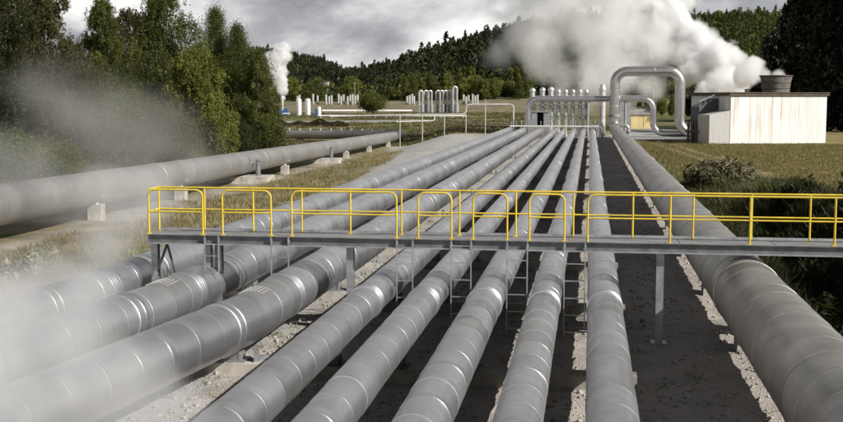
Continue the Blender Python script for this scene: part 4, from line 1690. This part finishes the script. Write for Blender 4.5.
scatter('sparse_weeds', 'small straw and green weeds sprouting from the gravel beside the pipes', 900, reg_between, 9, .14, .022,
        [(.16, .17, .05), (.30, .25, .14), (.10, .12, .035)], rg, .07, .8, 'weeds')


def reg_ditch(n):
    y = rg.uniform(15, 62, n)
    x = rg.uniform(5.1, 10.6, n)
    k = rg.uniform(0, 1, n) > (y - 46) / 18
    return x[k], y[k]


GREENC = [(.040, .050, .017), (.030, .040, .013), (.060, .062, .022), (.022, .028, .011)]  # greens lowered to carry the shade of the ditch
scatter('weeds', 'dark green weeds and bracken filling the ditch beside the large pipe', 9000, reg_ditch, 16, .42, .07, GREENC, rg, .22, .55, 'weeds')
scatter('verge_grass', 'ragged grass edging the large brownish pipe', 1500, reg_edge, 10, .28, .03, [(.20, .17, .09), (.10, .11, .035), (.28, .24, .14)], rg, .16)


def reg_mid(n):
    return rg.uniform(5.3, 11.0, n), rg.uniform(44, 74, n)


scatter('rough_grass', 'rough brown and green grass at the far end of the ditch', 5000, reg_mid, 12, .32, .05,
        [(.14, .13, .06), (.09, .10, .035), (.06, .07, .025), (.20, .17, .09)], rg, .22, .5)


def reg_field(n):
    y = 40 + 108 * rg.uniform(0, 1, n)
    x = 6.5 + 34 * rg.uniform(0, 1, n) ** 1.3
    tx = np.interp(y, [30, 55, 75, 100, 125, 150], [13.5, 12.2, 11.6, 10.8, 9.2, 7.6])
    d = np.minimum(abs(x - tx - .85), abs(x - tx + .85))
    ok = (d > .5) & ~((y > 139) & (x > 13)) & ((x > 9.5) | (y > 66))
    return x[ok], y[ok]


scatter('field_grass', 'olive and straw coloured meadow grass of the field before the white building', 26000, reg_field, 8, .16, .05,
        [(.23, .19, .085), (.18, .155, .06), (.28, .225, .11), (.13, .135, .042)], rg, .25, .6)


def reg_flats(n):
    px, D = rg.uniform(255, 535, n), 178 + 250 * rg.uniform(0, 1, n) ** 1.2
    lat = (px - CX) / F * D
    x, y = FH[0] * D + RGT[0] * lat, FH[1] * D + RGT[1] * lat
    ok = (fbm(x / 12, y / 12, 3, 97) > .45) & (np.abs(D - (300 + .10 * x + 6 * np.sin(x / 40))) > 8)
    return x[ok], y[ok]


scatter('scrub_grass', 'rough tufted scrub grass over the far flats before the plant', 9000, reg_flats, 9, .38, .22,
        [(.10, .11, .035), (.17, .145, .07), (.07, .075, .028), (.22, .18, .10)], rg, .5, .7)


def heap(name, loc, R, h, n, cols, label, leaf, mat=M_GRASS, twigs=40):
    rng = np.random.default_rng(int(abs(loc[0] * 1000)))
    e = empty(name, loc)
    d = rng.normal(size=(n, 3))
    d[:, 2] = np.abs(d[:, 2])
    d /= np.linalg.norm(d, axis=1)[:, None]
    C = d * np.array([R, R * 1.2, h]) * rng.uniform(.4, 1, n)[:, None]
    C *= (1 + .25 * np.sin(C[:, :1] * 5) * np.cos(C[:, 1:2] * 4))
    base = np.array(cols)[rng.integers(0, len(cols), n)]
    col = np.concatenate([base * rng.uniform(.6, 1.3, (n, 1)), np.ones((n, 1))], 1)
    V, Q, col = quads(C, leaf, rng, col, 3.0)
    np_mesh('leaves', V, Q, mat, e, fcol=col)
    mb = MB()
    for k in range(twigs):
        a, b = rng.uniform(0, 2 * PI), rng.uniform(.3, 1)
        mb.tube([(0, 0, -.1), (R * b * .5 * math.cos(a), R * b * .5 * math.sin(a), h * .7), (R * b * math.cos(a), R * b * math.sin(a), h * rng.uniform(.5, 1.1))], [.03, .02, .006], 4)
    mb.build('stems', M_BARK, e)
    tag(e, label, 'bush')
    return e


x, y, z = gpos(722, 68)
heap('brush_heap', (x, y, z - .1), 2.1, 1.15, 5000, [(.22, .19, .13), (.15, .13, .08), (.07, .08, .03), (.30, .27, .20)], 'heap of dry brush at the field edge above the ditch', .14)
p = P(18, 272, 30)
for px, D, R, h, cols, lab in ((14, 33.5, 1.0, .7, [(.42, .38, .28), (.30, .27, .16), (.14, .15, .05)], 'dry pale bush at the picture corner below the pipeline'),
                               (36, 36.5, .8, .55, [(.18, .18, .07), (.30, .25, .14)], 'small greenish bush behind the dry pale one'),
                               (200, 40, .5, .4, [(.30, .25, .15), (.2, .18, .08)], 'small dead bush behind the walkway end'),
                               (468, 79, .35, .45, [(.09, .11, .03), (.06, .08, .025)], 'green weed growing between the thick pipes')):
    if px == 468:
        x, y = -9.9, 88.0
        z = 0
    else:
        x, y, z = gpos(px, D)
    heap('bush', (x, y, z), R, h, 1800, cols, lab, .08, twigs=14)
for k, (x, y, R, h) in enumerate(((6.4, 33, .9, 1.1), (7.6, 38, 1.2, 1.5), (8.8, 34, 1.3, 1.7), (6.2, 43, .8, 1.0), (8.3, 46, 1.3, 1.5), (9.8, 41, 1.4, 1.9), (7.0, 52, 1.0, 1.2), (9.5, 53, 1.2, 1.4), (7.4, 28, 1.1, 1.4), (8.8, 28.5, 1.3, 1.8), (10.4, 35.5, 1.5, 2.2), (11.2, 47, 1.4, 1.8))):
    heap('ditch_shrub', (x, y, hz(x, y) - .15), R, h, 2600, [(.032, .042, .015), (.048, .056, .019), (.022, .030, .011)], 'dark green shrub in the ditch by the large pipe, %s along it' % ORD[k], .13, M_LEAF)
# hedge beyond the long pipeline
x, y, z = gpos(312, 268)
e = empty('scrub_hedge', (x, y, z))
rng = np.random.default_rng(9)
n = 9000
C = np.stack([rng.uniform(-10, 8.5, n), rng.normal(0, 1.1, n), np.zeros(n)], 1)
C[:, 2] = rng.uniform(0, 1, n) * (1.0 + .6 * np.sin(C[:, 0] * .9) * np.sin(C[:, 0] * .37 + 1)) * np.exp(-(C[:, 1] / 1.6) ** 2)
col = np.concatenate([np.array([(.075, .06, .035), (.05, .05, .022), (.10, .08, .05)])[rng.integers(0, 3, n)], np.ones((n, 1))], 1)
V, Q, col = quads(C, .4, rng, col)
np_mesh('leaves', V, Q, M_LEAF, e, fcol=col)
tag(e, 'low brown scrub hedge beyond the long pipeline before the white tanks', 'hedge')

# loose stones on the gravel
def stones():
    rng = np.random.default_rng(4)
    n = 26000
    y = 14 + 50 * rng.uniform(0, 1, n) ** 1.6
    x = np.where(rng.uniform(0, 1, n) < .8, rng.uniform(-7.8, 4.6, n), rng.uniform(-18, -12, n))
    keep = (fbm(x / 1.1, y / 1.1, 3, 55) > .42) | (rng.uniform(0, 1, n) < .15)
    x, y = x[keep], y[keep]
    n = len(x)
    sz = .016 + .055 * rng.uniform(0, 1, n) ** 4
    z = height(x, y)
    B0 = np.array([(1, 0, 0), (0, 1, 0), (-1, 0, 0), (0, -1, 0), (0, 0, 1), (0, 0, -1)], float)
    V = B0[None] * rng.uniform(.6, 1.3, (n, 6, 1)) * np.array([1, 1, .7]) + rng.normal(0, .18, (n, 6, 3))
    a = rng.uniform(0, 6.28, n)
    ca, sa = np.cos(a)[:, None], np.sin(a)[:, None]
    V = np.stack([V[..., 0] * ca - V[..., 1] * sa, V[..., 0] * sa + V[..., 1] * ca, V[..., 2]], -1) * sz[:, None, None]
    V = V + np.stack([x, y, z + sz * .25], -1)[:, None, :]
    T0 = np.array([(0, 1, 4), (1, 2, 4), (2, 3, 4), (3, 0, 4), (1, 0, 5), (2, 1, 5), (3, 2, 5), (0, 3, 5)])
    T = (T0[None] + 6 * np.arange(n)[:, None, None]).reshape(-1, 3)
    t = np.array([.42, .385, .34]) * rng.uniform(.65, 1.2, (n, 1)) * (1 + rng.normal(0, .015, (n, 3)))
    col = np.concatenate([np.clip(t, .02, .8), np.ones((n, 1))], 1).repeat(8, 0)
    o = np_mesh('gravel_stones', V.reshape(-1, 3), T, M_STONE, fcol=col)
    tag(o, 'loose stones strewn on the gravel under and beside the pipes', 'stones', kind='stuff')


M_STONE, nt_, b_ = new_mat('loose_stone')
nt_.links.new(N(nt_, 'ShaderNodeAttribute', attribute_name='tint').outputs['Color'], b_.inputs['Base Color'])
b_.inputs['Roughness'].default_value = 0.9
stones()

# ------------------------------------------------------------------ steam


def steam(name, label, balls, density, nscale, amp, soft, aniso=0.2, detail=5, step=1.0, pad=1.0, col=(.995, .995, .995), sharp=0.5):
    m = bpy.data.materials.new('steam_' + name)
    m.use_nodes = True
    nt = m.node_tree
    nt.nodes.clear()
    out = nt.nodes.new('ShaderNodeOutputMaterial')
    pos = N(nt, 'ShaderNodeNewGeometry').outputs['Position']
    f = None
    for (c, r) in balls:
        d = nt.nodes.new('ShaderNodeVectorMath')
        d.operation = 'DISTANCE'
        nt.links.new(pos, d.inputs[0])
        d.inputs[1].default_value = c
        g = math_n(nt, 'MULTIPLY_ADD', d.outputs['Value'], -1.0 / r, 1.0)
        f = g if f is None else math_n(nt, 'SMOOTH_MAX', f, g, 0.25)
    nz = noise(nt, nscale, detail, 0.58, pos, 0.3)
    v = math_n(nt, 'ADD', f, math_n(nt, 'MULTIPLY_ADD', nz, amp, -amp * sharp))
    mr = N(nt, 'ShaderNodeMapRange', interpolation_type='SMOOTHSTEP', inp={'From Min': 0.0, 'From Max': soft, 'To Min': 0.0, 'To Max': density})
    nt.links.new(v, mr.inputs[0])
    vs = N(nt, 'ShaderNodeVolumeScatter', inp={'Color': (*col, 1), 'Anisotropy': aniso})
    nt.links.new(mr.outputs[0], vs.inputs['Density'])
    nt.links.new(vs.outputs[0], out.inputs['Volume'])
    m.cycles.volume_step_rate = step
    C = np.array([b[0] for b in balls])
    R = np.array([b[1] for b in balls])[:, None] * pad
    lo, hi = (C - R).min(0), (C + R).max(0)
    o = MB().box((lo + hi) / 2, hi - lo).build(name, m, smooth=False)
    tag(o, label, 'steam', kind='stuff')
    return o


def B(px, py, D, rpx):
    return (tuple(P(px, py, D)), rpx * D / F)


# dense white plume blown off the roof vat
steam('steam_plume', 'dense white steam plume drifting off the roof vat of the white building',
      [B(778, 75, 145.5, 9), B(765, 74, 152, 9), B(750, 74, 162, 17), B(740, 88, 168, 12), B(727, 84, 174, 20), B(708, 93, 180, 15), B(724, 60, 180, 22), B(703, 66, 184, 28), B(690, 42, 186, 27), B(664, 24, 188, 31), B(636, 6, 190, 36), B(672, -8, 192, 30), B(612, -38, 196, 46)],
      1.9, .26, 2.1, .40, pad=1.5, step=.3, detail=6, sharp=.53)
# grey steam rising behind the manifold
steam('steam_cloud', 'thinner grey steam rising behind the manifold and the tall loop',
      [B(648, 88, 170, 20), B(622, 70, 171, 34), B(590, 84, 170, 28), B(564, 76, 171, 28), B(590, 48, 171, 42), B(550, 44, 173, 38), B(614, 20, 171, 46), B(568, 8, 174, 48), B(520, 26, 176, 36), B(655, 48, 172, 30), B(500, 55, 178, 18), B(535, -30, 176, 60), B(605, -40, 175, 60)],
      .25, .18, 2.6, .8, pad=1.75, step=.3, detail=6, sharp=.50)
# jet from the far pump
steam('steam_jet', 'narrow white steam jet rising from the far blue pump skid',
      [B(282.5, 98, 352, 4), B(282, 91, 352, 7), B(279.5, 82, 352, 10), B(276, 72, 352, 13), B(275, 62, 352, 14), B(281, 55, 352, 12), B(285, 48, 352, 8)],
      1.6, .42, 1.5, .35, pad=1.45, step=.35, sharp=.55)
# mist from the foreground corner over the thick pipes
steam('foreground_steam', 'thin steam drifting over the thick bending pipes in the near corner',
      [B(45, 400, 13.2, 100), B(110, 415, 13.0, 80), B(-30, 400, 13, 120), B(-40, 345, 15.5, 110), B(60, 345, 15.5, 75), B(140, 372, 14.2, 62), B(165, 410, 13.2, 50), B(85, 305, 18, 52), B(15, 300, 18, 60), B(60, 440, 12.2, 90)],
      1.25, .80, 2.6, 1.5, pad=1.5, step=.4, sharp=.47, detail=6)
steam('low_steam', 'low steam curling past the pipeline block at the end of the walkway',
      [B(100, 255, 29, 42), B(60, 275, 27, 46), B(130, 225, 32, 40), B(20, 300, 25, 50), B(90, 300, 24, 40), B(150, 195, 35, 36), B(105, 190, 37, 40)],
      .85, .6, 1.8, 1.1, pad=1.4, step=.5)
steam('drifting_steam', 'faint veil of steam in front of the tall trees above the long pipeline',
      [B(125, 190, 40, 70), B(110, 145, 41, 76), B(88, 118, 42, 60), B(70, 205, 38, 50), B(45, 90, 44, 52), B(155, 140, 42, 60), B(35, 165, 40, 62), B(195, 172, 41, 46), B(10, 195, 50, 66), B(-10, 160, 50, 56), B(60, 205, 50, 60)],
      .23, .26, 1.8, 1.3, pad=1.2, step=.6)

# ------------------------------------------------------------------ sun and sky
SUN_EL, SUN_AZ = math.radians(35), math.radians(117)     # azimuth clockwise from +Y
to_sun = Vector((math.cos(SUN_EL) * math.sin(SUN_AZ), math.cos(SUN_EL) * math.cos(SUN_AZ), math.sin(SUN_EL)))
sd = bpy.data.lights.new('sun', 'SUN')
sd.energy = 4.6
sd.angle = math.radians(0.5)
sd.color = (1.0, 0.965, 0.91)
so = bpy.data.objects.new('sun', sd)
so.rotation_euler = (-to_sun).to_track_quat('-Z', 'Y').to_euler()
so.location = (40, -20, 60)
link(so)

wd = bpy.data.worlds.new('World')
SC.world = wd
wd.use_nodes = True
nt = wd.node_tree
nt.nodes.clear()
out = nt.nodes.new('ShaderNodeOutputWorld')
bg = nt.nodes.new('ShaderNodeBackground')
bg.inputs[1].default_value = 0.09
sk = nt.nodes.new('ShaderNodeTexSky')
sk.sky_type = 'NISHITA'
sk.sun_disc = False
sk.sun_elevation = SUN_EL
sk.sun_rotation = SUN_AZ
gen = nt.nodes.new('ShaderNodeTexCoord').outputs['Generated']
sep = nt.nodes.new('ShaderNodeSeparateXYZ')
nt.links.new(gen, sep.inputs[0])
mpn = N(nt, 'ShaderNodeMapping')
mpn.inputs['Scale'].default_value = (1.0, 1.0, 2.0)
mpn.inputs['Location'].default_value = (0.35, 0.2, 0.1)
nt.links.new(gen, mpn.inputs[0])
mp = mpn.outputs[0]
cn = noise(nt, 2.1, 8, 0.55, mp, 0.4)
cn2 = noise(nt, 6.5, 9, 0.56, mp, 0.25)
cover = ramp(nt, cn, [(0.30, (0.25,) * 3), (0.38, (1, 1, 1))])
shade = ramp(nt, cn2, [(0.36, (2.6, 2.65, 2.8)), (0.45, (4.3, 4.35, 4.5)), (0.52, (6.4, 6.4, 6.5)), (0.62, (9.2, 9.1, 9.0))])
skyc = mix(nt, cover, sk.outputs[0], shade)
# sky above the view dimmed, an added darkening to weaken the fill light
ov = ramp(nt, sep.outputs[2], [(0.20, (1, 1, 1)), (0.48, (.19, .20, .225))])
skyc = mix(nt, 1.0, skyc, ov, 'MULTIPLY')
nt.links.new(skyc, bg.inputs[0])
nt.links.new(bg.outputs[0], out.inputs[0])

# ------------------------------------------------------------------ render settings
SC.view_settings.view_transform = 'Standard'
SC.view_settings.look = 'None'
SC.view_settings.exposure = 0.28
SC.view_settings.gamma = 1
SC.view_settings.use_curve_mapping = False
SC.render.engine = 'CYCLES'
SC.cycles.use_denoising = True
try:
    SC.cycles.denoiser = 'OPENIMAGEDENOISE'
except Exception:
    pass
SC.cycles.max_bounces = 12
SC.cycles.diffuse_bounces = 2
SC.cycles.glossy_bounces = 3
SC.cycles.transmission_bounces = 3
SC.cycles.volume_bounces = 10
SC.cycles.volume_max_steps = 256
SC.cycles.caustics_reflective = False
SC.cycles.caustics_refractive = False
SC.cycles.sample_clamp_indirect = 6
